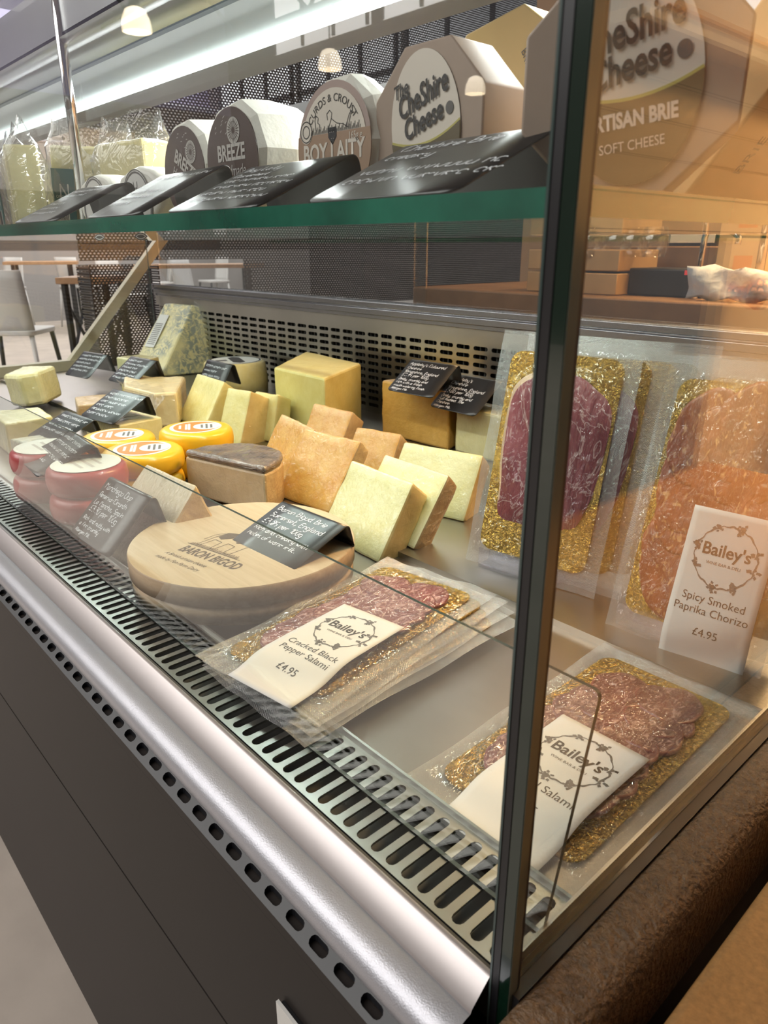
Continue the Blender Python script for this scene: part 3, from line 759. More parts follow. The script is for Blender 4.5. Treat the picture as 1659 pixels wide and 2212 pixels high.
# canopy
b = MB(); n = 20
prof = [(0.165, 1.634), (0.17, 1.628), (0.19, 1.630), (0.21, 1.637), (0.235, 1.640), (0.246, 1.634)]
b.grid([[(XL + (-0.008 - XL) * i / n, y, z) for i in range(n + 1)] for y, z in prof]); b.build('canopy_front', 'steel_hood', case, True)
b = MB(); b.box((XL, 0.248, 1.6285), (-0.008, 0.338, 1.633)); b.build('canopy_diffuser', 'diffuser_glow', case)
b = MB(); b.box((XL, 0.340, 1.620), (-0.008, 0.356, 1.632)); b.build('led_strip', 'led_white', case)
b = MB(); b.box((XL, 0.358, 1.622), (-0.008, 0.44, 1.634)); b.box((XL, 0.17, 1.641), (-0.008, 0.46, 1.70)); b.box((XL, 0.90, 1.66), (-0.008, 1.0, 1.70)); b.build('canopy_hood', 'steel_hood', case)
# far end wooden frame
t = thing('wooden_brace', 'pale wooden rail with a slanted brace at the far end of the case', 'brace', (XL - 0.05, 0, 0))
b = MB(); b.box((-0.02, 0.10, 0.965), (0.02, 0.66, 1.005)); b.build('rail', 'wood_pale', t)
b = MB(); b.x = Matrix.Translation((0, 0.64, 0.985)) @ Matrix.Rotation(R(-43), 4, 'X'); b.box((-0.015, -0.017, 0), (0.015, 0.017, 0.62)); b.build('brace', 'wood_pale', t)
# brown stone edge and worktop next to the near end
b = MB(); P = []
prof = [(0.008, 0.90), (0.008, 0.9735), (0.012, 0.9765), (0.030, 0.9775), (0.037, 0.9765), (0.042, 0.972), (0.044, 0.962), (0.044, 0.90)]
n = 30; b.grid([[(x, -0.40 + 1.5 * i / n, z) for i in range(n + 1)] for x, z in prof])
tag(b.build('stone_upstand', 'brown_stone', smooth=True), 'rough brown stone edging along the near end of the glass case', 'stone edging')
t = thing('side_worktop', 'orange-brown speckled worktop beyond the stone edging, lower right', 'worktop', (0, 0, 0))
b = MB(); b.box((0.066, -0.5, 0.925), (0.44, 1.2, 0.965)); b.build('top', 'brown_top', t, bevel=0.006)
b = MB(); b.box((0.075, -0.45, 0), (0.43, 1.15, 0.925)); b.build('carcass', 'panel_brown', t)
# white leaflet on the front panel
b = MB(); b.box((-0.167, -0.0560, 0.62), (-0.02, -0.0535, 0.845)); b.box((-0.165, -0.0535, 0.62), (-0.02, -0.0503, 0.843), 1)  # white sheet with a black layer behind it
tag(b.build('backed_leaflet', ['label_paper', 'gasket_black']), 'white leaflet with a black backing on the brown front panel', 'leaflet')

# ================================================================== PRICE CARDS
def card(label, pose, lines, size=0.0085, lead=0.0125, seed=0, wd=0.128, L=0.092, group=None, flap=0.05, fa=74):
    x, y, z, yaw, tilt = pose
    t = thing('price_card', label, 'price card', (x, y, z), (0, 0, R(yaw)), group)
    ct, st = cos(R(tilt)), sin(R(tilt)); r = 0.006
    prof = []                                         # (s, y, z)
    N = 10
    ss = [0, 0.0012, 0.003, 0.006, 0.009] + [0.009 + (L - 0.012) * i / 4 for i in range(1, 5)] + [L]
    for s in ss: prof.append((s * ct, s * st))
    ex, ez = L * ct, L * st
    a0 = R(tilt); a1 = -R(fa); py, pz = ex, ez
    for i in range(1, 7):
        a = a0 + (a1 - a0) * (i - 0.5) / 6; q = r * (a0 - a1) / 6
        py += q * cos(a); pz += q * sin(a); prof.append((py, pz))
    fl = min(flap, (pz) / sin(R(fa)) - 0.0005) if pz > 0.01 else flap
    fsegs = [fl * k for k in (0.4, 0.8)] + [fl - 0.006, fl - 0.003, fl - 0.001, fl]
    for s in fsegs: prof.append((py + s * cos(a1), pz + s * sin(a1)))
    def hw(i, n):
        k = None
        if i < 5: k = ss[i]
        elif i >= n - 4: k = fl - (fsegs[i - (n - 6)])
        rr = 0.009 if i < 5 else 0.006
        if k is None or k >= rr: return wd / 2
        return wd / 2 - rr + math.sqrt(max(0, rr * rr - (rr - k) ** 2))
    n = len(prof); b = MB()
    b.grid([[(hw(i, n) * k, yy, zz) for k in (-1, -0.5, 0, 0.5, 1)] for i, (yy, zz) in enumerate(prof)])
    b.build('card', 'black_card', t, True, solid=0.0012)
    xf = Matrix(((1, 0, 0, 0), (0, ct, -st, 0), (0, st, ct, 0), (0, 0, 0, 1))) @ Matrix.Translation((-wd / 2, 0, 0.0009))
    hand(lines, t, xf, wd, size, lead, top=L - 0.013, left=0.008, seed=seed, width=0.00095)
    return t
PG = 'handwritten black price cards'
card('black price card lying on the round wooden box lid', (-0.528, 0.173, 1.0243, 2.9, 21), ["Baron Bigod Brie", "Somerset, England", "£3.85 per 100g", ("Rich and creamy with", .86), ("notes of warm milk.", .86), "", ("Allergen: Milk.", .66)], size=0.0084, lead=0.0138, seed=1, group=PG)
card('black price card leaning on the wedge left of the wooden box, behind the low glass', (-0.769, 0.055, 0.998, 2, 45), ["Manchego Dop", ("Reserva-12month", .85), ("La Mancha, Spain", .85), "£3.30 per 100g", ("Rich and nutty with", .7), ("a firm crumbly", .7), ("Allergen: Milk.", .6)], size=0.0088, lead=0.0140, seed=2, group=PG)
card('black price card on top of the deep orange cheese block', (-0.882, 0.768, 1.096, 3, 36), ["Appleby's Coloured", ("Cheshire", .9), ("Shropshire, England", .9), "£2.95 per 100g.", ("Zesty, crumbly and", .8), ("rich with a fresh", .8), ("mouth watering finish.", .74), ("Allergen: Milk.", .66)], size=0.0078, lead=0.0118, seed=3, group=PG)
card('black price card on the pale cheese block beside the standing ham pack', (-0.792, 0.800, 1.070, -2, 38), ["Appleby's", "Cheshire", ("Shropshire, England", .92), "£3.00 per 100g", ("Zesty, crumbly and", .8), ("full bodied. The", .8), ("Cheshire.", .8), ("Allergen: Milk.", .66)], size=0.0082, lead=0.0118, seed=4, group=PG)
card('black price card in front of the round white-labelled cheese', (-1.53, 0.655, 1.012, 0, 60), scribble(6, 5), size=0.008, lead=0.013, seed=5, group=PG)
card('black price card lying over the red waxed cheese, behind the low glass', (-1.02, 0.062, 1.050, -5, 21), scribble(5, 6), size=0.009, lead=0.014, seed=6, group=PG)
card('black price card with bent edge in front of the pale orange wedge', (-1.30, 0.28, 1.045, 8, 28), scribble(6, 7), size=0.009, lead=0.013, seed=7, group=PG)
card('black price card lower at the left of the yellow waxed rounds', (-1.30, 0.165, 1.020, 4, 24), scribble(4, 17), size=0.009, lead=0.015, seed=17, group=PG)
card('black price card behind the pale orange wedge, below the wooden brace', (-1.70, 0.50, 1.042, 6, 36), scribble(6, 8), size=0.009, lead=0.013, seed=8, group=PG)
card('black price card at the far left rear, right of the creamy wedge', (-2.02, 0.50, 1.018, 10, 40), scribble(5, 9), size=0.009, lead=0.014, seed=9, group=PG)
SG = 'price cards along the shelf edge'
card('leftmost price card on the glass shelf, in front of the bagged yellow cheese', (-0.725, 0.035, 1.4048, 2, 26), scribble(2, 21) + [("", .8)] + scribble(3, 22), size=0.007, lead=0.012, seed=21, group=SG)
card('price card on the glass shelf before the two small paper rounds', (-0.515, 0.035, 1.4048, -2, 27), scribble(1, 23) + ["£", ("smooth, buttery,", .8), ("and has a kick", .8), ("around be.", .8)], size=0.0085, lead=0.015, seed=22, group=SG)
card('price card on the glass shelf before the brown-labelled rounds', (-0.340, 0.036, 1.4048, 2, 24), [("Boy Laity", 1), ("Camembert", .8)] + scribble(4, 25), size=0.0078, lead=0.0125, seed=23, group=SG)
card('largest-looking price card on the glass shelf, nearest the dark corner edge', (-0.160, 0.038, 1.4052, -1, 24), [("Cheshire Brie", 1), ("creamy", .9), ("", .8)] + scribble(2, 27), size=0.0098, lead=0.0145, seed=24, group=SG)

# ================================================================== SHELF CHEESES
Zs = 1.4045
FRONT = Matrix(((1, 0, 0, 0), (0, 0, 1, 0), (0, 1, 0, 0), (0, 0, 0, 1)))       # local disc plane -> facing -y (x right, y up, normal -> +y flipped below)
FR = Matrix(((1, 0, 0, 0), (0, 0, -1, 0), (0, 1, 0, 0), (0, 0, 0, 1)))
def paper_round(b, r, depth, n=10, rnd=None, rot=0.0, oval=1.0):
    rnd = rnd or random.Random(3)
    A = [2 * pi * (i + rnd.uniform(-.12, .12)) / n + rot for i in range(n)]
    prof = [(0.90, 0.0), (1.0, 0.006), (1.03, depth * 0.5), (0.98, depth - 0.004), (0.86, depth)]
    rows = []
    for k, (s, d) in enumerate(prof):
        rows.append([(r * s * cos(a) * (1 + rnd.uniform(-.015, .015)), d + rnd.uniform(-.001, .001), r * s * sin(a) * oval * (1 + rnd.uniform(-.015, .015))) for a in A])
    vs = sum(rows, []); fs = []
    for k in range(len(prof) - 1):
        for i in range(n):
            j = (i + 1) % n; fs.append((k * n + i, k * n + j, (k + 1) * n + j, (k + 1) * n + i))
    fs.append(tuple(range(n))); fs.append(tuple((len(prof) - 1) * n + i for i in reversed(range(n))))
    b.add(vs, fs)
def label_ring(parent, r, rin, z, mat, xf): 
    b = MB(); b.x = xf; n = 48
    b.add([(q * cos(2 * pi * i / n), q * sin(2 * pi * i / n), z) for i in range(n) for q in (r, rin)], [(2 * i, 2 * ((i + 1) % n), 2 * ((i + 1) % n) + 1, 2 * i + 1) for i in range(n)])
    return b.build('ring', mat, parent)
def breeze(x, y, r, depth, roll, label, seed):
    t = thing('wrapped_round_cheese', label, 'cheese', (x, y, Zs + r * 0.97), group='brown-labelled paper rounds')
    b = MB(); paper_round(b, r, depth, 10, random.Random(seed), R(9)); b.build('paper_wrap', 'wrap_paper', t)
    xf = Matrix.Rotation(R(roll), 4, 'Y') @ FR
    lb = disc('label', ellipse(r * 0.86, r * 0.86), 0.0006, 'brown_label', t, xf)
    lettering([dict(s='BREEZE', size=r * .36, y=r * .02, z=.0013, sx=.78, bold=.0006), dict(s='Handmade', size=r * .26, y=-r * .24, z=.0013, sx=.8, shear=.25), dict(s='A VERY BRITISH', size=r * .15, y=-r * .45, z=.0013)], 'pale_ink', lb, xf)
    b = MB(); b.x = xf                                   # dandelion clock
    cx, cy_ = r * .12, r * .48
    for i in range(22):
        a = 2 * pi * i / 22; c_, s_ = cos(a), sin(a); k = r * .21
        for r0, r1, hw in ((.25, .62, .010), (.66, 1.0, .030)):
            p0 = (cx + c_ * k * r0, cy_ + s_ * k * r0); p1 = (cx + c_ * k * r1, cy_ + s_ * k * r1); nx, ny = -s_ * r * hw, c_ * r * hw
            b.add([(p0[0] + nx * .3, p0[1] + ny * .3, .0013), (p0[0] - nx * .3, p0[1] - ny * .3, .0013), (p1[0] - nx, p1[1] - ny, .0013), (p1[0] + nx, p1[1] + ny, .0013)], [(0, 1, 2, 3)])
    rr = random.Random(5)
    for i in range(9):
        px, py = r * rr.uniform(-.5, -.1), r * rr.uniform(.4, .72); b.add([(px, py, .0013), (px + r * .05, py + r * .03, .0013), (px + r * .045, py + r * .04, .0013), (px - r * .004, py + r * .012, .0013)], [(0, 1, 2, 3)])
    b.build('seed_head', 'pale_ink', lb)
    return t
breeze(-0.622, 0.17, 0.053, 0.072, 30, 'white paper round with tilted brown label, left of its twin', 4)
breeze(-0.497, 0.155, 0.054, 0.075, 0, 'white paper round with upright brown label, between twin and tan-labelled round', 9)
b = MB(); b.x = Matrix.Translation((-0.485, 0.27, Zs + 0.056)); paper_round(b, 0.055, 0.06, 10, random.Random(31), R(12))
tag(b.build('wrapped_round_cheese', 'wrap_paper'), 'plain white paper round behind the tan-labelled round', 'cheese')
# tan labelled camembert
r = 0.054
t = thing('wrapped_round_cheese', 'paper round with tan and cream meadow label, beside the grey octagonal box', 'cheese', (-0.352, 0.165, Zs + r * 0.98))
b = MB(); paper_round(b, r, 0.034, 11, random.Random(14), R(5)); b.build('paper_wrap', 'wrap_paper', t)
lb = disc('label', ellipse(r * .9, r * .9), 0.0006, 'label_mauve', t, FR)
yd = .20
a0 = math.degrees(math.asin(yd / .80)); a1 = math.degrees(math.asin(yd / .9))
half = [(r * .80 * cos(R(a0 + (180 - 2 * a0) * i / 18)), r * .80 * sin(R(a0 + (180 - 2 * a0) * i / 18))) for i in range(19)]
disc('meadow_print', half, 0.0011, 'label_cream', lb, FR)
disc('name_band', [(r * .9 * cos(R(180 - a1 + (180 + 2 * a1) * i / 24)), r * .9 * sin(R(180 - a1 + (180 + 2 * a1) * i / 24))) for i in range(25)], 0.0011, 'label_tan', lb, FR)
lettering([dict(s='BOY LAITY', size=r * .36, y=-r * .18, z=.0017, sx=.86, bold=.0005)], 'label_cream', lb, FR)
lettering([dict(s='165g e', size=r * .15, x=r * .55, y=r * .07, z=.0017, sx=.8)], 'label_cream', lb, FR)
lettering([dict(s='CURDS & CROUST', size=r * .15, arc=r * .62, z=.0017), dict(s='fresh & rich', size=r * .13, y=-r * .62, z=.0017, shear=.3)], 'dark_ink', lb, FR)
disc('banner', [(-r * .55, -r * .48), (r * .55, -r * .48), (r * .62, -r * .34), (r * .55, -r * .30), (-r * .55, -r * .30), (-r * .62, -r * .37)], 0.0014, 'gasket_black', lb, FR)
lettering([dict(s='CAMEMBERT', size=r * .13, y=-r * .44, z=.0021)], 'label_cream', lb, FR)
disc('shield', [(-r * .10, r * .27), (r * .10, r * .27), (r * .10, r * .14), (0, r * .03), (-r * .10, r * .14)], 0.0014, 'gasket_black', lb, FR)
lettering([dict(s='. . .\n . .', size=r * .09, y=r * .20, z=.0021)], 'label_cream', lb, FR)
def line_art(strokes, parent, xf, mat, wd, z, name='drawing'):
    b = MB(); b.x = xf
    for st in strokes:
        for (ax, ay), (bx, by) in zip(st, st[1:]):
            dx, dy = bx - ax, by - ay; l = math.hypot(dx, dy) or 1; nx, ny = -dy / l * wd / 2, dx / l * wd / 2
            b.add([(ax + nx, ay + ny, z), (ax - nx, ay - ny, z), (bx - nx, by - ny, z), (bx + nx, by + ny, z)], [(0, 1, 2, 3)])
    return b.build(name, mat, parent)
S = lambda pts, k=r: [(x * k, y * k) for x, y in pts]
S2 = lambda pts: [(x * .9 * r, (y * .72 + .16) * r) for x, y in pts]
st = [S2([(-.12, .30), (-.14, .42), (-.06, .48), (.0, .42), (-.02, .32), (.12, .22), (.3, .18), (.42, .10), (.5, .34), (.58, .36)]), S2([(-.02, .32), (-.1, .14)]), S2([(.36, .12), (.46, .34), (.52, .40)]), S2([(-.45, .12), (-.48, .34), (-.44, .42), (-.38, .38), (-.4, .28), (-.34, .24), (-.38, .12)])]
for i in range(40): x = -.6 + i * .034; st.append(S2([(x, .06 - .0 * i), (x + .015, .12 + .04 * ((i * 7) % 3))]))
line_art(st, lb, FR, 'dark_ink', 0.0006, 0.0017)
sl_ = disc('seal', ellipse(r * .16, r * .17, 24, -r * .66, r * .26), 0.0014, 'label_cream', lb, FR)
b = MB(); b.x = FR @ Matrix.Translation((-r * .66, r * .26, 0)); n = 24
for q0, q1 in ((.155, .14), (.095, .08)): b.add([(r * q * cos(2 * pi * i / n), r * q * sin(2 * pi * i / n), .0019) for i in range(n) for q in (q0, q1)], [(2 * i, 2 * ((i + 1) % n), 2 * ((i + 1) % n) + 1, 2 * i + 1) for i in range(n)])
b.build('seal_ring', 'dark_ink', sl_)
# yellow wrapped one behind it
t = thing('wrapped_round_cheese', 'yellow paper round behind the tan-labelled round, printed on its side', 'cheese', (-0.325, 0.235, Zs + 0.057))
b = MB(); paper_round(b, 0.057, 0.05, 10, random.Random(8), R(14)); b.build('paper_wrap', 'yellow_paper', t)
b_xf = Matrix.Translation((0.057, 0.024, 0.012)) @ Matrix.Rotation(R(90), 4, 'Y') @ Matrix.Rotation(R(90), 4, 'Z')
lettering([dict(s='CURDS', size=.012, z=.0022)], 'grey_ink', t, b_xf)
# two small rounds with grey circle print
for i, x in enumerate((-0.868, -0.738)):
    t = thing('small_wrapped_cheese', ('small white paper round with grey ringed print, next to the chrome rod', 'small white paper round with grey ringed print, next to the brown-labelled round')[i], 'cheese', (x, 0.165, Zs + 0.0325), group='small paper rounds')
    b = MB(); b.x = Matrix.Diagonal((2.0, 1, 1, 1)); paper_round(b, 0.033, 0.06, 14, random.Random(40 + i), 0.1); b.build('paper_wrap', 'wrap_paper', t, bevel=0.004)
    lb = disc('label', ellipse(0.040, 0.040, 40, 0.0, -0.010), 0.0006, 'label_paper', t, FR)
    b = MB(); b.x = FR @ Matrix.Translation((0, -0.010, 0)); n = 48
    for q0, q1 in ((.040, .0388), (.0375, .0355)): b.add([(q * cos(2 * pi * k / n), q * sin(2 * pi * k / n), .0012) for k in range(n) for q in (q0, q1)], [(2 * k, 2 * ((k + 1) % n), 2 * ((k + 1) % n) + 1, 2 * k + 1) for k in range(n)])
    b.build('ring', 'grey_ink', lb)
    k = 0.01
    line_art([S([(-.5, 1.6), (-.4, .9), (.4, .9), (.5, 1.6)], k), S([(-.4, .9), (-.3, -.2), (.3, -.2), (.4, .9)], k), S([(-.3, -.2), (-.5, -1)], k), S([(.3, -.2), (.4, -1)], k)], lb, FR, 'grey_ink', 0.0012, 0.0013)
# octagonal boxed cheeses
def octo(x, y, r, depth, roll, label, yaw=0):
    t = thing('octagonal_cheese_box', label, 'boxed cheese', (x, y, Zs + r * 1.0), (0, 0, R(yaw)), 'octagonal boxed cheeses')
    pts = [(r * 1.05 * cos(R(22.5 + 45 * i + roll)), r * 1.05 * sin(R(22.5 + 45 * i + roll))) for i in range(8)]
    b = MB(); b.x = FR @ Matrix.Translation((0, 0, -depth)); b.prism(pts, 0, depth); b.build('carton', 'box_kraft', t, bevel=0.0015)
    xf = FR @ Matrix.Rotation(R(8), 4, 'Z')
    lb = disc('label', ellipse(r * .62, r * .90, 48), 0.0006, 'label_cream', t, xf)
    th = 10
    low = [(r * .62 * cos(R(a)), r * .90 * sin(R(a))) for a in [180 + th * .4 + (180 - th * .8) * i / 26 for i in range(27)]]
    arc = [(r * .61 * (1 - 2 * i / 12), -r * .06 - r * .13 * (1 - (1 - 2 * i / 12) ** 2)) for i in range(13)]
    disc('lime_edge', low + [(p[0], p[1] + r * .03) for p in arc], 0.0010, 'label_lime', lb, xf)
    disc('olive_band', low + arc, 0.0014, 'label_olive', lb, xf)
    lettering([dict(s='The', size=r * .22, x=-r * .36, y=r * .46, z=.002, sx=.8, shear=.3, bold=.0003, rot=.16), dict(s='CheShire', size=r * .37, x=r * .02, y=r * .26, z=.002, sx=.66, shear=.25, bold=.0005, rot=.16), dict(s='Cheese', size=r * .34, x=r * .0, y=-r * .02, z=.002, sx=.70, shear=.25, bold=.0005, rot=.16)], 'dark_ink', lb, xf)
    disc('rosette', ellipse(r * .065, r * .075, 20, r * .46, r * .12), 0.0012, 'grey_ink', lb, xf)
    lettering([dict(s='ARTISAN BRIE', size=r * .18, y=-r * .40, z=.0022, sx=.72, bold=.0004), dict(s='SOFT CHEESE', size=r * .12, y=-r * .60, z=.0022, sx=.8)], 'label_cream', lb, xf)
    return t
octo(-0.250, 0.17, 0.057, 0.045, 0, 'grey octagonal cheese box with oval label, left of the dark corner edge')
octo(-0.0600, 0.128, 0.057, 0.040, 0, 'grey octagonal cheese box seen through the end glass, right of the dark corner edge', 25)
def octo_back(x, y, z, r, depth, mat, label, rolls, yaw=0):
    t = thing('octagonal_cheese_box', label, 'boxed cheese', (x, y, z), (0, 0, R(yaw)), 'octagonal boxed cheeses')
    pts = [(r * 1.05 * cos(R(22.5 + 45 * i + rolls)), r * 1.05 * sin(R(22.5 + 45 * i + rolls))) for i in range(8)]
    b = MB(); b.x = FR @ Matrix.Translation((0, 0, -depth)); b.prism(pts, 0, depth); b.build('carton', mat, t, bevel=0.0015)
    return t
t = octo_back(-0.262, 0.27, Zs + 0.075, 0.075, 0.05, 'carton_yellow', 'yellowish carton with small dark print standing behind the octagonal boxes', 10)
disc('leaf_mark', ellipse(.008, .005, 16, .045, .045), 0.0006, 'leaf_green', t, FR)
lettering([dict(s='BRIE  BRIE  BRIE', size=.008, x=.03, y=.020, z=.0008, rot=-1.1), dict(s='SOFT CHEESE', size=.008, x=.045, y=.02, z=.0008, rot=-1.1)], 'grey_ink', t, FR)
for i, (x, y) in enumerate(((-0.055, 0.30), (-0.065, 0.44), (-0.078, 0.585))):
    t = thing('cheese_carton', ('brown carton leaning behind the nearest octagonal box, seen through the end glass', 'second brown carton leaning in the row seen through the end glass', 'rearmost brown carton leaning in the row seen through the end glass')[i], 'carton', (x - 0.05, y, Zs + 0.001), (0, R(38), R(0)), 'cartons in a leaning row')
    b = MB(); b.box((-0.02, -0.065, 0.012), (0.02, 0.065, 0.19)); b.build('carton_body', 'carton_kraft', t, bevel=0.002)
    xf = Matrix.Translation((0.0203, 0, 0.10)) @ Matrix.Rotation(R(90), 4, 'Y') @ Matrix.Rotation(R(180), 4, 'Z')
    lettering([dict(s='BRIE BRIE BRIE BRIE', size=.014, y=.02, z=.0004), dict(s='SOFT CHEESE', size=.010, y=-.02, z=.0004)], 'burn_ink', t, xf)
# bagged yellow cheese
def bagged(x, y, yaw, label, seed, h, tilt=0, teal=True):
    t = thing('bagged_cheese', label, 'cheese', (x, y, Zs), (0, R(tilt), R(yaw)), 'bagged yellow cheese pieces')
    b = MB(); b.prism([(-.062, -.02), (.058, -.028), (.062, .02), (-.06, .026)], 0.002, h); b.build('cheese_slab', 'butter_yellow', t, bevel=0.004, noisy=0.004)
    rnd = random.Random(seed); b = MB(); P = []
    for k in range(9):
        zz = 0.001 + (h + 0.035) * k / 8; s = 1.06 if k < 6 else (1.08, 1.05, 1.0)[k - 6]; th = 0.033 if k < 6 else (0.024, 0.010, 0.003)[k - 6]
        row = []
        for i in range(25):
            a = 2 * pi * (i % 24) / 24; rr_ = random.Random(seed * 100 + k * 31 + i % 24)
            row.append((0.066 * s * max(-1, min(1, 1.25 * cos(a))) + rr_.uniform(-.003, .003), th * max(-1, min(1, 1.3 * sin(a))) + rr_.uniform(-.003, .003), zz + (rr_.uniform(-.008, .008) if k > 6 else 0)))
        P.append(row)
    b.grid(P); b.build('plastic_bag', 'film_bag', t, True)
    if teal:
        lb = None
        b = MB(); b.box((-.052, -.0345, .004), (-.012, -.0335, h * .72)); lb = b.build('teal_label', 'label_teal', t)
        lettering([dict(s='N', size=.032, x=-.030, y=h * .36, z=.0350, sx=.8), dict(s='ORIGINAL', size=.006, x=-.032, y=.045, z=.0350)], 'label_white', lb, FR)
        b = MB(); b.box((-.048, -.0352, .010), (-.024, -.0346, .034)); b.build('barcode_patch', 'label_paper', lb)
        b = MB()
        for i in range(8): b.box((-.046 + i * .0027, -.0356, .013), (-.0448 + i * .0027 - (i % 2) * .0005, -.0353, .034))
        b.build('barcode', 'dark_ink', lb)
    return t
bagged(-1.15, 0.165, -8, 'bagged slab of yellow cheese with teal label at the far left of the shelf', 1, 0.115, -8)
bagged(-1.09, 0.25, 35, 'bagged yellow cheese slab showing a teal label edge, second from the left', 2, 0.122, 4)
bagged(-0.965, 0.27, 12, 'bagged yellow cheese slab behind the chrome rod', 3, 0.120, 0, False)

# ================================================================== DECK CHEESES
Z0 = 0.975; Z1 = 0.9665
def wedge(name, label, poly, h, mats, sides, loc, rot=(0, 0, 0), bevel=0.004, noisy=0.004, group=None, top=0, bot=0):
    b = MB(); b.prism(poly, 0, h, sides=sides, top=top, bot=bot)
    o = b.build(name, mats, None, bevel=bevel, noisy=noisy); o.location = loc; o.rotation_euler = rot
    return tag(o, label, 'cheese', group)
def slab(name, label, wd, L, th, mats, loc, yaw, tilt, group=None, taper=0.0):
    """a slab standing on its long edge and leaning back; front face normal -y before yaw"""
    t = R(90 - tilt)
    b = MB(); b.x = Matrix.Rotation(-t, 4, 'X')
    k = taper
    V = [(-wd / 2, 0, 0), (wd / 2, 0, 0), (wd / 2 + k, 0, L), (-wd / 2 + k * .4, 0, L), (-wd / 2 + .004, th, 0), (wd / 2 - .002, th, 0), (wd / 2 - .006 + k, th, L - .006), (-wd / 2 + .006 + k * .4, th, L - .004)]
    for f, mi in (((0, 1, 2, 3), 0), ((5, 4, 7, 6), 0), ((1, 5, 6, 2), 1), ((4, 0, 3, 7), 1), ((3, 2, 6, 7), 1), ((0, 4, 5, 1), 1)):
        b.add([V[i] for i in f], [(0, 1, 2, 3)], mi)
    bm_ = b
    o = bm_.build(name, mats, None, bevel=0.004, noisy=0.005)
    # weld the six faces so that bevels run round the edges
    me = o.data; bb = bmesh.new(); bb.from_mesh(me); bmesh.ops.remove_doubles(bb, verts=bb.verts, dist=1e-5); bmesh.ops.recalc_face_normals(bb, faces=bb.faces); bb.to_mesh(me); bb.free()
    lift = 0.0
    o.location = loc; o.rotation_euler = (0, 0, R(yaw))
    return tag(o, label, 'cheese', group)
WG = 'film-wrapped white cheese pieces'
slab('wrapped_cheese_piece', 'foremost pale film-wrapped cheese piece right of the black card on the wooden box', .148, .122, .045, ['cheshire_white', 'rind_yellow'], (-0.585, 0.358, Z1 + .001), -4, 59, WG)
slab('wrapped_cheese_piece', 'middle pale film-wrapped cheese piece with brown rind side', .146, .118, .034, ['cheshire_white', 'rind_tan'], (-0.570, 0.412, Z1 + .010), -3, 56, WG)
slab('wrapped_cheese_piece', 'rear pale film-wrapped cheese piece next to the standing ham pack', .150, .112, .050, ['cheshire_white', 'rind_yellow'], (-0.596, 0.525, Z0 + .001), 14, 58, WG)
OG = 'film-wrapped orange cheese pieces'
slab('wrapped_cheese_piece', 'front orange film-wrapped cheese piece with brown right side', .130, .128, .035, ['cheshire_orange', 'rind_tan'], (-0.760, 0.403, Z0 + .001), 6, 58, OG, .01)
slab('wrapped_cheese_piece', 'left orange film-wrapped cheese piece behind the front orange one', .150, .122, .030, ['cheshire_orange', 'rind_tan'], (-0.905, 0.435, Z0 + .001), -12, 60, OG)
slab('wrapped_cheese_piece', 'rear orange film-wrapped piece below the big yellow block', .115, .125, .045, ['cheshire_orange', 'rind_tan'], (-0.925, 0.545, Z0 + .001), 4, 60, OG)
slab('wrapped_cheese_piece', 'rear orange film-wrapped piece in front of the deep orange block', .105, .105, .050, ['cheshire_orange', 'rind_tan'], (-0.775, 0.545, Z0 + .001), 10, 60, OG)
wedge('cheese_block', 'tall deep orange cheese block under a price card by the rear wall', [(-.10, 0), (.10, -.004), (.085, .10), (-.075, .105)], .124, ['cheshire_deep', 'rind_tan'], [0, 0, 1, 0], (-0.930, 0.832, Z0), (0, 0, R(4)), top=1, bevel=.005)
wedge('cheese_block', 'pale cheese block under a price card, left of the standing ham pack', [(-.055, 0), (.12, 0), (.12, .10), (-.05, .10)], .096, ['cheshire_white', 'rind_yellow'], [0, 0, 1, 0], (-0.762, 0.838, Z0), (0, 0, R(-2)), bevel=.005)
wedge('cheese_block', 'big square yellow cheese block, largest in the case', [(-.195, .005), (.0, 0), (-.105, .19), (-.365, .22)], .146, ['block_yellow'], None, (-1.03, 0.665, Z0), (0, 0, R(0)), bevel=.005, noisy=.003)
YG = 'pale yellow cheese wedges'
slab('cheese_wedge', 'left pale yellow cheese wedge behind the yellow waxed rounds', .150, .125, .055, ['cheddar_pale', 'cheddar_pale'], (-1.405, 0.540, Z0 + .001), -4, 60, YG)
slab('cheese_wedge', 'middle pale yellow wedge with wide rind side facing right', .080, .122, .115, ['cheddar_pale', 'rind_yellow'], (-1.182, 0.512, Z0 + .001), 8, 70, YG)
slab('cheese_wedge', 'right pale yellow wedge below the big yellow block', .075, .105, .050, ['cheddar_pale', 'cheddar_pale'], (-1.165, 0.585, Z0 + .001), 10, 76, YG)
# dark rinded wedge
t = thing('cheese_half', 'half cheese with dark wrinkled rind and beige cut face, behind the wooden box', 'cheese', (-0.848, 0.312, Z0), (0, 0, R(14)))
pts = [(-.092, 0.0), (.092, 0.0)] + [(.092 * cos(R(a)), .105 * sin(R(a))) for a in range(15, 166, 15)]
b = MB(); b.prism(pts, 0.0, .068, sides=[0] + [1] * (len(pts) - 1), top=0); b.build('cheese_body', ['paste_beige', 'rind_tan'], t, bevel=0.004, noisy=0.003)
b = MB(); b.prism([(x * 1.004, y * 1.004 - .0004) for x, y in pts], .066, .080); b.build('dark_rind', 'rind_dark', t, bevel=0.009, seg=4, noisy=0.006)
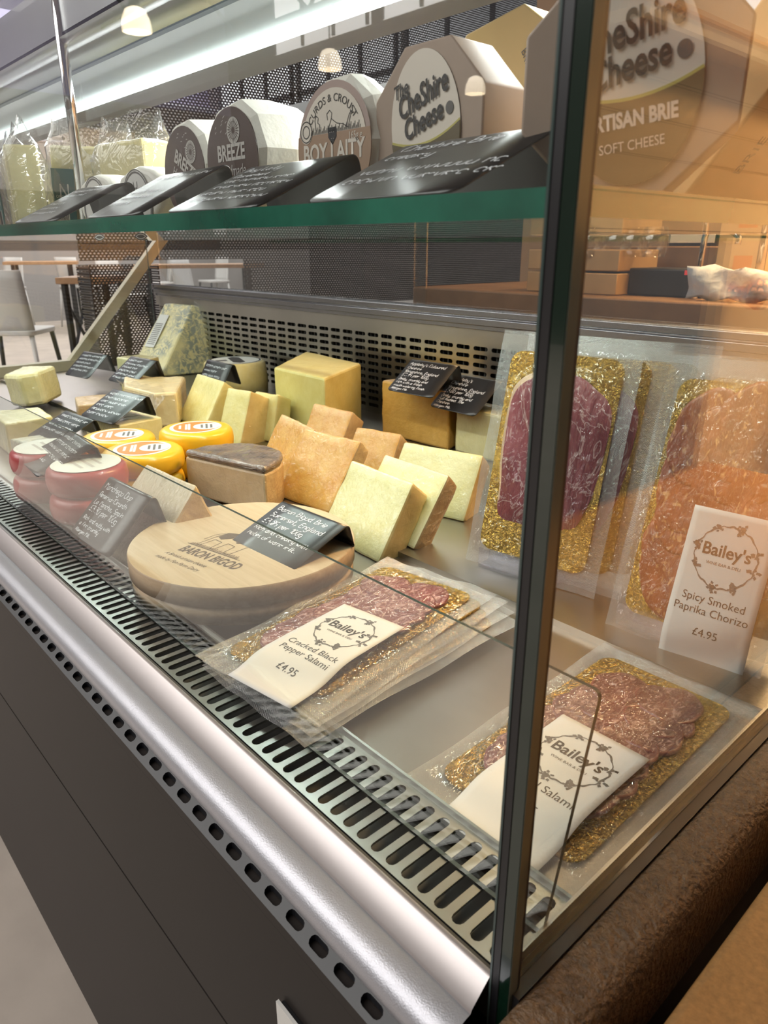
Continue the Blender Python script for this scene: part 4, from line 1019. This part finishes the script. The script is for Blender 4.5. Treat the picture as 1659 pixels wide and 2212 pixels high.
# manchego wedge under its card
t = thing('cheese_wedge', 'pale wedge with brown rind standing behind the low glass, left of the wooden box', 'cheese', (-0.760, 0.086, Z1), (0, 0, R(2)))
b = MB(); b.x = Matrix.Rotation(R(-40), 4, 'X')
V = [(-.072, 0, 0), (.062, 0, 0), (.062, .004, .115), (-.066, .004, .115)]
b = MB(); b.add([(-.085, .0, .0), (.075, .0, .0), (.062, .10, .105), (-.085, .10, .105), (-.09, .17, 0), (.10, .13, 0)], [(0, 1, 2, 3), (1, 5, 2), (2, 5, 4, 3), (4, 0, 3), (0, 4, 5, 1)]); b.m = [0, 1, 1, 1, 0]
b.build('cheese_body', ['paste_beige', 'rind_tan'], t, bevel=0.004, noisy=0.003)
# waxed rounds
def wax(x, y, z, r, h, mat, label, group, lab=True, yaw=0, lr=.70):
    t = thing('waxed_round_cheese', label, 'cheese', (x, y, z), (0, 0, R(yaw)), group)
    b = MB(); e = .012
    prof = [(0, 0), (r - e, 0)] + [(r - e + e * sin(R(a)), e - e * cos(R(a))) for a in (30, 60, 90)] + [(r + .001, h * .5)] + [(r - e + e * cos(R(a)), h - e + e * sin(R(a))) for a in (0, 30, 60, 90)] + [(0, h)]
    b.lathe(prof, 48); b.build('wax_coat', mat, t, True)
    if lab:
        rr = r * lr
        lb = disc('label', ellipse(rr, rr), h + .0002, 'label_white', t)
        if mat == 'wax_yellow':
            disc('orange_field', ellipse(rr * .86, rr * .86, 40), h + .0006, 'label_orange', lb)
            disc('white_field', ellipse(rr * .52, rr * .52, 30, rr * .05, rr * .42), h + .0010, 'label_white', lb)
            line_art([[(-rr * .5, -rr * .25), (rr * .5, -rr * .25)], [(-rr * .45, -rr * .36), (rr * .45, -rr * .36)], [(-rr * .3, -rr * .60), (rr * .3, -rr * .60)]], lb, Matrix.Identity(4), 'label_white', rr * .09, h + .0012, 'print_lines')
            line_art([[(-rr * .25, rr * .60), (rr * .35, rr * .60)], [(-rr * .35, rr * .42), (rr * .42, rr * .42)], [(-rr * .25, rr * .24), (rr * .3, rr * .24)]], lb, Matrix.Identity(4), 'grey_ink', rr * .09, h + .0014, 'print_lines')
        else:
            line_art([[(-rr * .5, -rr * .3), (rr * .5, -rr * .3)], [(-rr * .6, 0), (rr * .6, 0)], [(-rr * .4, rr * .3), (rr * .4, rr * .3)]], lb, Matrix.Identity(4), 'pale_ink', rr * .10, h + .0008, 'print_lines')
    return t
WX = 'yellow waxed rounds'
wax(-1.000, 0.240, Z0, .069, .0385, 'wax_yellow', 'lower yellow waxed round of the front stack', WX, False)
wax(-1.003, 0.245, Z0 + .0387, .069, .0385, 'wax_yellow', 'upper yellow waxed round of the front stack, nearest the low glass', WX, yaw=-28)
wax(-1.128, 0.262, Z0, .067, .0385, 'wax_yellow', 'lower yellow waxed round of the left stack', WX, False)
wax(-1.124, 0.252, Z0 + .0387, .067, .0385, 'wax_yellow', 'upper yellow waxed round of the left stack', WX, yaw=-28)
wax(-1.046, 0.378, Z0, .068, .042, 'wax_yellow', 'lower yellow waxed round of the rear right stack', WX, False)
wax(-1.048, 0.372, Z0 + .0422, .068, .044, 'wax_yellow', 'upper yellow waxed round of the rear right stack, brightest one', WX, yaw=-28)
RX = 'red waxed rounds'
wax(-0.930, 0.122, Z0 + .0052, .060, .042, 'wax_red', 'lower red waxed round behind the low glass', RX, False)
wax(-0.935, 0.124, Z0 + .0474, .060, .042, 'wax_red', 'upper red waxed round with cream label, under a price card', RX, lr=.86)
wax(-1.075, 0.112, Z0 + .0052, .060, .042, 'wax_red', 'lower red waxed round at the far left front', RX, False)
wax(-1.080, 0.114, Z0 + .0474, .060, .042, 'wax_red', 'upper red waxed round with cream label at the far left front', RX, lr=.86)
# round cheese with white label
t = thing('round_label_cheese', 'pale cheese drum with round black and white label by the blue cheese', 'cheese', (-1.690, 0.842, Z0), (0, 0, R(-20)))
b = MB(); r = .092; b.lathe([(0, 0), (r, 0), (r + .002, .04), (r - .004, .088), (r - .012, .094), (0, .094)], 44); b.build('cheese_body', 'cheddar_pale', t, True)
lb = disc('label', ellipse(.078, .078), .0942, 'label_white', t)
b = MB(); n = 48; b.add([(q * cos(2 * pi * k / n), q * sin(2 * pi * k / n), .0950) for k in range(n) for q in (.076, .071)], [(2 * k, 2 * ((k + 1) % n), 2 * ((k + 1) % n) + 1, 2 * k + 1) for k in range(n)]); b.build('ring', 'dark_ink', lb)
disc('ribbon', [(-.06, .005), (-.045, -.012), (.045, -.012), (.06, .005), (.045, .022), (-.045, .022)], .0948, 'dark_ink', lb)
disc('crest', [(-.014, -.022), (.014, -.022), (.012, -.05), (0, -.06), (-.012, -.05)], .0948, 'grey_ink', lb)
# blue cheese
t = thing('blue_cheese', 'tall veined blue cheese wedge in loose film with a barcode label, at the back left', 'cheese', (-2.17, 0.775, Z0), (0, 0, R(10)))
b = MB(); b.add([(-.085, 0, 0), (.085, 0, 0), (.085, .16, .222), (-.07, .16, .222), (-.085, .24, 0), (.16, .20, 0), (.14, .21, .20)], [(0, 1, 2, 3), (1, 5, 6, 2), (3, 2, 6), (4, 0, 3), (4, 3, 6, 5), (0, 4, 5, 1)]); b.build('cheese_body', 'blue_paste', t, bevel=0.006, noisy=0.005)
ly = Vector((0, .16, .222)).normalized(); nz = Vector((0, -ly.z, ly.y))
xf = Matrix(((1, 0, 0, 0), (0, ly.y, nz.y, 0), (0, ly.z, nz.z, 0), (0, 0, 0, 1)))
lb = disc('barcode_label', [(-.062, .10), (-.010, .10), (-.006, .225), (-.058, .225)], .004, 'label_white', t, xf)
line_art([[(-.056 + .0, .112 + i * .007), (-.016, .112 + i * .007)] for i in range(12)], lb, xf, 'grey_ink', .0026, .0046, 'barcode')
b = MB(); rnd = random.Random(77)
b.grid([[(.09 + .12 * i / 6 + rnd.uniform(-.008, .008), .15 + .08 * i / 6 + .015 * rnd.random(), .03 + .20 * j / 6 * (1 - .25 * i / 6) + rnd.uniform(-.008, .008)) for i in range(7)] for j in range(7)])
b.build('loose_film', 'film_loose', t, True)
# big pale orange wedge in loose film
t = thing('wrapped_cheese_wedge', 'large pale orange wedge in loose clear film, left of the pale yellow wedges', 'cheese', (-1.55, 0.50, Z0), (0, 0, R(-6)))
b = MB(); b.prism([(-.16, .0), (-.02, -.045), (.12, -.02), (.14, .03), (-.06, .13)], 0, .082, sides=[0, 0, 0, 0, 1]); b.build('cheese_body', ['paste_peach', 'rind_yellow'], t, bevel=0.006, noisy=0.006)
b = MB(); rnd = random.Random(5)
b.grid([[(.02 + .15 * i / 8, -.075 + .10 * i / 8 * .5 - .02 * sin(j) + rnd.uniform(-.006, .006), .004 + .10 * j / 6 + rnd.uniform(-.006, .006)) for i in range(9)] for j in range(7)])
b.build('loose_film', 'film_loose', t, True)
wedge('cheese_wedge', 'creamy white wedge with glistening film at the far left of the deck', [(-.11, .06), (-.02, -.04), (.05, -.035), (.075, .01), (.02, .09)], .088, ['cheshire_white', 'rind_tan'], None, (-1.93, 0.335, Z0), (R(5), R(-4), R(10)), bevel=.010)
wedge('cheese_wedge', 'small pale wedge standing between the price cards at the back left', [(-.07, 0), (.06, -.02), (.04, .07), (-.05, .08)], .085, ['cheshire_white'], None, (-1.98, 0.66, Z0), (0, 0, R(20)))
wedge('cheese_wedge', 'yellow wedge under the price card below the wooden brace', [(-.07, 0), (.09, -.01), (.06, .09), (-.06, .09)], .066, ['cheddar_pale'], None, (-1.71, 0.545, Z0), (0, 0, R(8)))
wedge('cheese_wedge', 'pale wedge under the bent price card left of the yellow waxed rounds', [(-.09, 0), (.07, -.01), (.07, .09), (-.08, .10)], .066, ['cheshire_white', 'rind_tan'], None, (-1.315, 0.305, Z0), (0, 0, R(8)))
wedge('cheese_wedge', 'dark-rinded piece at the far left between two price cards', [(-.07, 0), (.05, -.01), (.06, .07), (-.06, .08)], .05, ['rind_tan'], None, (-1.62, 0.36, Z0), (0, 0, R(-12)))
wedge('cheese_wedge', 'pale film-wrapped piece behind the low glass at the far left', [(-.08, 0), (.08, -.01), (.06, .09), (-.06, .08)], .06, ['blue_strong'], None, (-1.26, 0.135, Z1), (0, 0, R(10)))
wedge('cheese_wedge', 'pale veined piece at the far left front corner behind the low glass', [(-.08, 0), (.07, -.01), (.06, .09), (-.06, .10)], .07, ['cheshire_white'], None, (-1.50, 0.15, Z1), (0, 0, R(0)))

# round wooden box
t = thing('wooden_cheese_box', 'large round poplar wood cheese box with burnt lettering on its lid', 'cheese box', (-0.584, 0.187, Z0 + .0049))
t.scale = (1, 1, 0.83)
r = .1425
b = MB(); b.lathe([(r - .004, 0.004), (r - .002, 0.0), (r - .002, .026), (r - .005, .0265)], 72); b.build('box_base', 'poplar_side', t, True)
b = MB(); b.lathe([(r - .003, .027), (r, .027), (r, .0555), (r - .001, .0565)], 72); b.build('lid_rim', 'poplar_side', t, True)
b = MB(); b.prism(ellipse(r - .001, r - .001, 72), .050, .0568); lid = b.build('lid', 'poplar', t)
xf = Matrix.Translation((0, 0, .0571)) @ Matrix.Rotation(R(12), 4, 'Z')
lettering([dict(s='BARON BIGOD', size=.024, x=.010, y=-.072, z=0, sx=.62, bold=.0007), dict(s='A British artisan cheese', size=.0098, x=-.010, y=-.088, z=0, sx=.78, shear=.3), dict(s='made by Fen Farm Dairy', size=.0098, x=-.010, y=-.101, z=0, sx=.78, shear=.3)], 'burn_ink', lid, xf)
k = .001
cow = [[(-48, -50), (46, -50)], [(-36, -46), (-34, -16), (-30, 4), (-10, 10), (14, 8), (28, 10), (38, 2), (36, -8), (28, -8), (24, -20), (22, -46)], [(-36, -46), (-30, -46), (-28, -22), (-14, -24), (-12, -46), (-6, -46), (-4, -22), (10, -24), (12, -46), (22, -46)], [(-33, 0), (-40, -12), (-41, -30)]]
for i in range(34): cow.append([(-44 + i * 2.5, -50), (-43 + i * 2.5, -45 + (i % 3) * 1.5)])
line_art([S(q, k) for q in cow], lid, xf, 'burn_ink', .0011, 0, 'cow_drawing')
for i, pp in enumerate(([(-30, 2), (-16, 8), (-12, -6), (-22, -18), (-31, -14)], [(-6, 8), (12, 6), (16, -8), (4, -16), (-4, -8)], [(24, 6), (34, 2), (30, -6), (22, -4)])):
    disc('cow_patch', S(pp, k), .0, 'burn_ink', lid, xf, .0002)

# ================================================================== MEAT PACKS
def wreath(b, cx, cy_, rx, ry, seed):
    rnd = random.Random(seed)
    def leaf(x, y, s, a):
        b.add([(x + s * (px * cos(a) - py * sin(a)), y + s * (px * sin(a) + py * cos(a)), 0) for px, py in ((0, 0), (.5, .45), (1.1, 0), (.5, -.45))], [(0, 1, 2, 3)])
    n = 60; P = [(cx + rx * cos(2 * pi * i / n) * (1 + .03 * sin(i * 1.7)), cy_ + ry * sin(2 * pi * i / n) * (1 + .03 * cos(i * 2.1))) for i in range(n)]
    for i in range(n):
        (ax, ay), (bx, by) = P[i], P[(i + 1) % n]; dx, dy = bx - ax, by - ay; l = math.hypot(dx, dy); w_ = .0007 * (1 + .4 * sin(i))
        b.add([(ax - dy / l * w_, ay + dx / l * w_, 0), (ax + dy / l * w_, ay - dx / l * w_, 0), (bx + dy / l * w_, by - dx / l * w_, 0), (bx - dy / l * w_, by + dx / l * w_, 0)], [(0, 1, 2, 3)])
    for q in (20, 75, 115, 165, 205, 262, 300, 345):
        x, y = cx + rx * cos(R(q)), cy_ + ry * sin(R(q))
        for i in range(9): leaf(x + rnd.uniform(-.004, .004), y + rnd.uniform(-.003, .003), rnd.uniform(.002, .0045), rnd.uniform(0, 6.28))
        if q in (75, 165, 262, 300):
            for i in range(16):
                gx, gy = x + rnd.uniform(-.004, .004) * (1 - i / 26), y + .003 - i * .0006; g = .0011
                b.add([(gx + g * cos(a * pi / 3), gy + g * sin(a * pi / 3), 0) for a in range(6)], [tuple(range(6))])
def pack(label, loc, rot, kind, text, group, nslice=12, film_top=True, seed=0, lab=(0, -.09), full=True):
    t = thing('meat_pack', label, 'meat pack', loc, rot, group)
    PW, PH = .166, .31
    b = MB(); rnd = random.Random(seed)
    n = 18; P = []
    for i in range(25):
        v = -PH / 2 + PH * i / 24; row = []
        for j in range(n + 1):
            u = -PW / 2 + PW * j / n; e = max(abs(u) / (PW / 2), abs(v) / (PH / 2))
            row.append((u, v, .0004 + (.0015 * max(0, e - .8) / .2 * sin(j * .9 + i * .55 + seed) if e > .8 else 0)))
        P.append(row)
    b.grid(P); b.build('pouch', 'film_emboss', t, True)
    b = MB(); b.prism(rrect(.134, .262, .016), .0012, .0026); b.build('gold_board', 'gold_board', t)
    if not full: return t
    hgt = None
    nx, ny = 84, 150; U, V_ = np.meshgrid(np.linspace(-.074, .074, nx), np.linspace(-.138, .138, ny)); H = np.full(U.shape, .0028)
    if kind == 'ham':
        b = MB(); rings = 16; seg = 64; vs = []
        def out(a):
            k = 1 + .04 * sin(3 * a + 1) + .03 * sin(5 * a); x = .061 * (abs(cos(a)) ** .55) * (1 if cos(a) > 0 else -1) * k; y = .098 * (abs(sin(a)) ** .55) * (1 if sin(a) > 0 else -1) * k
            return x, y + .010
        def hz(x, y, s):
            h = .003 + .0075 * (1 - s ** 5)
            if x > .008: h += .0022 * sin(x * 520 + 5 * sin(y * 26) + y * 20) * min(1, (x - .008) / .02) * (1 - s ** 6)
            return h + .0012 * sin(x * 90 + y * 60)
        for q in range(rings + 1):
            s = q / rings
            for i in range(seg):
                ox, oy = out(2 * pi * i / seg); x, y = ox * s, oy * s; vs.append((x, y, hz(x, y, s)))
        fs = []; ms = []
        for q in range(rings):
            for i in range(seg):
                j = (i + 1) % seg; fs.append((q * seg + i, q * seg + j, (q + 1) * seg + j, (q + 1) * seg + i)); a = 360 * i / seg
                ms.append(1 if q >= rings - 1 and (a > 85 and a < 215) else 0)
        b.add(vs, fs); b.m = ms; b.build('ham_slices', ['ham', 'ham_fat'], t, True)
        E = (np.abs(U / .064) ** 3.5 + np.abs((V_ - .010) / .102) ** 3.5); H = np.maximum(H, .0045 + .0085 * np.clip(1 - E, 0, 1) ** .4)
    else:
        mt = {'pepper': 'salami_pepper', 'fennel': 'salami_fennel', 'chorizo': 'chorizo_meat'}[kind]
        cols = ((-.024, .031), (.024, .031)) if kind != 'chorizo' else ((-.018, .043), (.022, .043))
        k = 0
        for i in range(7):
            for ci, (cx, rr) in enumerate(cols):
                cx2 = cx + rnd.uniform(-.004, .004); cy2 = .078 - i * .0265 + (.012 if ci else 0) + rnd.uniform(-.004, .004); ry_ = rr * (1.0 if kind != 'chorizo' else 1.25)
                if kind == 'chorizo': cy2 *= .92
                z0 = .0030 + .0006 * i + .0004 * ci
                b = MB(); seg = 36; ph = rnd.uniform(0, 6)
                out = [(rr * (1 + .035 * sin(3 * a + ph) + .02 * sin(7 * a + ph)) * cos(a), ry_ * (1 + .035 * sin(3 * a + ph) + .02 * sin(5 * a)) * sin(a)) for a in [2 * pi * q / seg for q in range(seg)]]
                vs = []; fs = []; ms = []
                for q, s in enumerate((0.0, .35, .7, .93, 1.0, 1.0)):
                    for (ox, oy) in out:
                        z = z0 + (.0030 if q < 4 else (.0024 if q == 4 else 0)) + (oy * s) * -.035 + .0010 * sin(ox * s * 130 + oy * s * 95 + ph) * s
                        vs.append((cx2 + ox * s, cy2 + oy * s, z))
                for q in range(5):
                    for a in range(seg):
                        j = (a + 1) % seg; fs.append((q * seg + a, q * seg + j, (q + 1) * seg + j, (q + 1) * seg + a)); ms.append(0 if q < 3 else 1)
                b.add(vs, fs); b.m = ms
                o = b.build('salami_slice', [mt, 'salami_rim' if kind != 'chorizo' else mt], t, True)
                E = ((U - cx2) / (rr + .003)) ** 2 + ((V_ - cy2) / (ry_ + .003)) ** 2
                H = np.maximum(H, np.where(E < 1, z0 + .0042 - .035 * (V_ - cy2), 0))
    for _ in range(2):
        Hp = np.pad(H, 1, mode='edge'); H = np.maximum.reduce([Hp[1:-1, 1:-1], Hp[:-2, 1:-1], Hp[2:, 1:-1], Hp[1:-1, :-2], Hp[1:-1, 2:]])
    for _ in range(7):
        Hp = np.pad(H, 1, mode='edge'); H = (Hp[1:-1, 1:-1] * 2 + Hp[:-2, 1:-1] + Hp[2:, 1:-1] + Hp[1:-1, :-2] + Hp[1:-1, 2:]) / 6
    Wk = np.zeros(U.shape); wr = np.random.RandomState(seed + 5)
    for q in range(7):
        a = wr.uniform(0, pi); kf = wr.uniform(110, 260); ph = wr.uniform(0, 6)
        arg = kf * (U * cos(a) + V_ * sin(a)) + ph + 1.6 * np.sin(U * wr.uniform(30, 90) + ph) + 1.6 * np.sin(V_ * wr.uniform(20, 70) + 2 * ph)
        Wk += (1 - np.abs(np.sin(arg))) ** 4 * (0.5 + 0.5 * np.sin(U * 45 + V_ * 30 + 3 * ph))
    F_ = H + .0009 * np.clip((H - .0036) / .003, 0, 1) + Wk * .0011 * np.clip((H - .0036) / .003, 0, 1)
    b = MB(); b.grid([[(float(U[i, j]), float(V_[i, j]), float(F_[i, j]) + .0008) for j in range(nx)] for i in range(ny)]); b.build('front_film', 'film_wrap', t, True)
    if text:
        lx, ly_ = lab; LW, LH = .084, .165
        def hh(x, y):
            fi = (y + .138) / .276 * (ny - 1); fj = (x + .074) / .148 * (nx - 1)
            i = int(min(max(fi, 0), ny - 2)); j = int(min(max(fj, 0), nx - 2)); a, c = min(max(fi - i, 0), 1), min(max(fj - j, 0), 1)
            return float(H[i, j] * (1 - a) * (1 - c) + H[i + 1, j] * a * (1 - c) + H[i, j + 1] * (1 - a) * c + H[i + 1, j + 1] * a * c)
        S_ = 26
        hs = np.array([[hh(lx - LW / 2 + LW * j / 12, ly_ - LH / 2 + LH * i / S_) for j in range(13)] for i in range(S_ + 1)])
        for _ in range(3):
            Hp = np.pad(hs, 1, mode='edge'); hs = np.maximum.reduce([Hp[1:-1, 1:-1], Hp[:-2, 1:-1], Hp[2:, 1:-1], Hp[1:-1, :-2], Hp[1:-1, 2:]])
        for _ in range(7):
            Hp = np.pad(hs, 1, mode='edge'); hs = ((Hp[1:-1, 1:-1] + Hp[:-2, 1:-1] + Hp[2:, 1:-1] + Hp[1:-1, :-2] + Hp[1:-1, 2:]) / 5)
        hs += .0034
        def lz(x, y):
            fj = (x + LW / 2) / LW * 12; fi = (y + LH / 2) / LH * S_; j = int(min(max(fj, 0), 11)); i = int(min(max(fi, 0), S_ - 1)); a, c = fi - i, fj - j
            return float(hs[i, j] * (1 - a) * (1 - c) + hs[i + 1, j] * a * (1 - c) + hs[i, j + 1] * (1 - a) * c + hs[i + 1, j + 1] * a * c)
        b = MB(); b.grid([[(lx - LW / 2 + LW * j / 12, ly_ - LH / 2 + LH * i / S_, float(hs[i, j])) for j in range(13)] for i in range(S_ + 1)])
        lb = b.build('paper_label', 'label_paper', t, True, solid=0.0003)
        def drape(o, dz=.0004):
            for v in o.data.vertices: v.co.z = lz(v.co.x - lx, v.co.y - ly_) + dz
        cyl = ly_ + .036
        b = MB(); wreath(b, lx, cyl, .030, .032, 3); drape(b.build('grape_wreath', 'grey_ink', lb))
        o = lettering([dict(s="Bailey's", size=.0178, x=lx, y=cyl, bold=.00035, sx=.92), dict(s='WINE BAR & DELI', size=.0043, x=lx, y=cyl - .0095)], 'dark_ink', lb); drape(o)
        its = [dict(s=s_, size=.0118, x=lx, y=ly_ - .014 - .0125 * i, sx=.95) for i, s_ in enumerate(text[0])] + [dict(s=text[1], size=.0118, x=lx, y=ly_ - .014 - .0125 * len(text[0]) - .010, sx=.95)]
        drape(lettering(its, 'dark_ink', lb))
    return t
MG = 'salami packs'
pack('salami pack with white label on top of the stack beside the wooden box', (-0.363, 0.193, Z0 + .0195), (R(.3), 0, R(9)), 'pepper', (['Cracked Black', 'Pepper Salami'], '£4.95'), MG, seed=1, lab=(.018, -.078))
for i in range(3):
    pack(('topmost gold-backed pack of those under the labelled salami pack', 'middle gold-backed pack under the labelled salami pack', 'lowest gold-backed pack under the labelled salami pack')[i], (-0.352 + .008 * i, 0.196 - .004 * i, Z0 + .0150 - .0042 * i), (0, 0, R(7 - 2.5 * i)), 'pepper', None, 'gold-backed packs in the stack', seed=11 + i, full=False)
pack('dark salami pack with white label lying nearest the end glass', (-0.094, 0.238, Z1 + .0035), (R(.8), 0, R(.5)), 'fennel', (['Fennel Salami'], '£4.95'), MG, seed=2, lab=(.010, -.085))
HG = 'standing ham packs'
pack('standing pack of dark pink cured ham on gold board, foremost of its row', (-0.338, 0.487, Z0 + .152), (R(77), 0, R(8)), 'ham', None, HG, seed=3).scale = (1.13, 1, 1)
for i in range(3):
    pack(('second standing pack in the ham row, behind the front one', 'third standing pack in the ham row', 'rearmost standing pack in the ham row')[i], (-0.318 + .018 * i, 0.512 + .024 * i, Z0 + .150 - .002 * i), (R(76 - 1.5 * i), 0, R(8 + 3 * i)), 'ham', None, HG, seed=31 + i, full=(i == 0)).scale = (1.13, 1, 1)
pack('standing orange chorizo pack with white label behind the clear stand', (-0.122, 0.480, Z0 + .147), (R(72), 0, R(6)), 'chorizo', (['Spicy Smoked', 'Paprika Chorizo'], '£4.95'), 'standing chorizo packs', seed=4, lab=(.026, -.082))
pack('gold-backed pack standing behind the orange chorizo pack', (-0.105, 0.513, Z0 + .147), (R(71), 0, R(9)), 'chorizo', None, 'standing chorizo packs', seed=41, full=False)
# clear stands that hold the standing packs
for (x, y, yaw, lb) in ((-0.345, 0.442, 8, 'clear acrylic stand holding the ham packs upright'), (-0.135, 0.433, 4, 'clear acrylic stand holding the chorizo packs upright')):
    t = thing('acrylic_stand', lb, 'stand', (x, y, Z0), (0, 0, R(yaw)), 'clear acrylic stands')
    b = MB(); b.box((-.055, .0, .0005), (.055, .16, .0035)); b.build('base', 'acrylic', t)
    b = MB(); b.box((-.055, .0, .0036), (.055, .003, .028)); b.build('front_lip', 'acrylic', t)
    b = MB(); b.box((-.055, .135, .0036), (.055, .138, .16)); b.build('back_rest', 'acrylic', t)
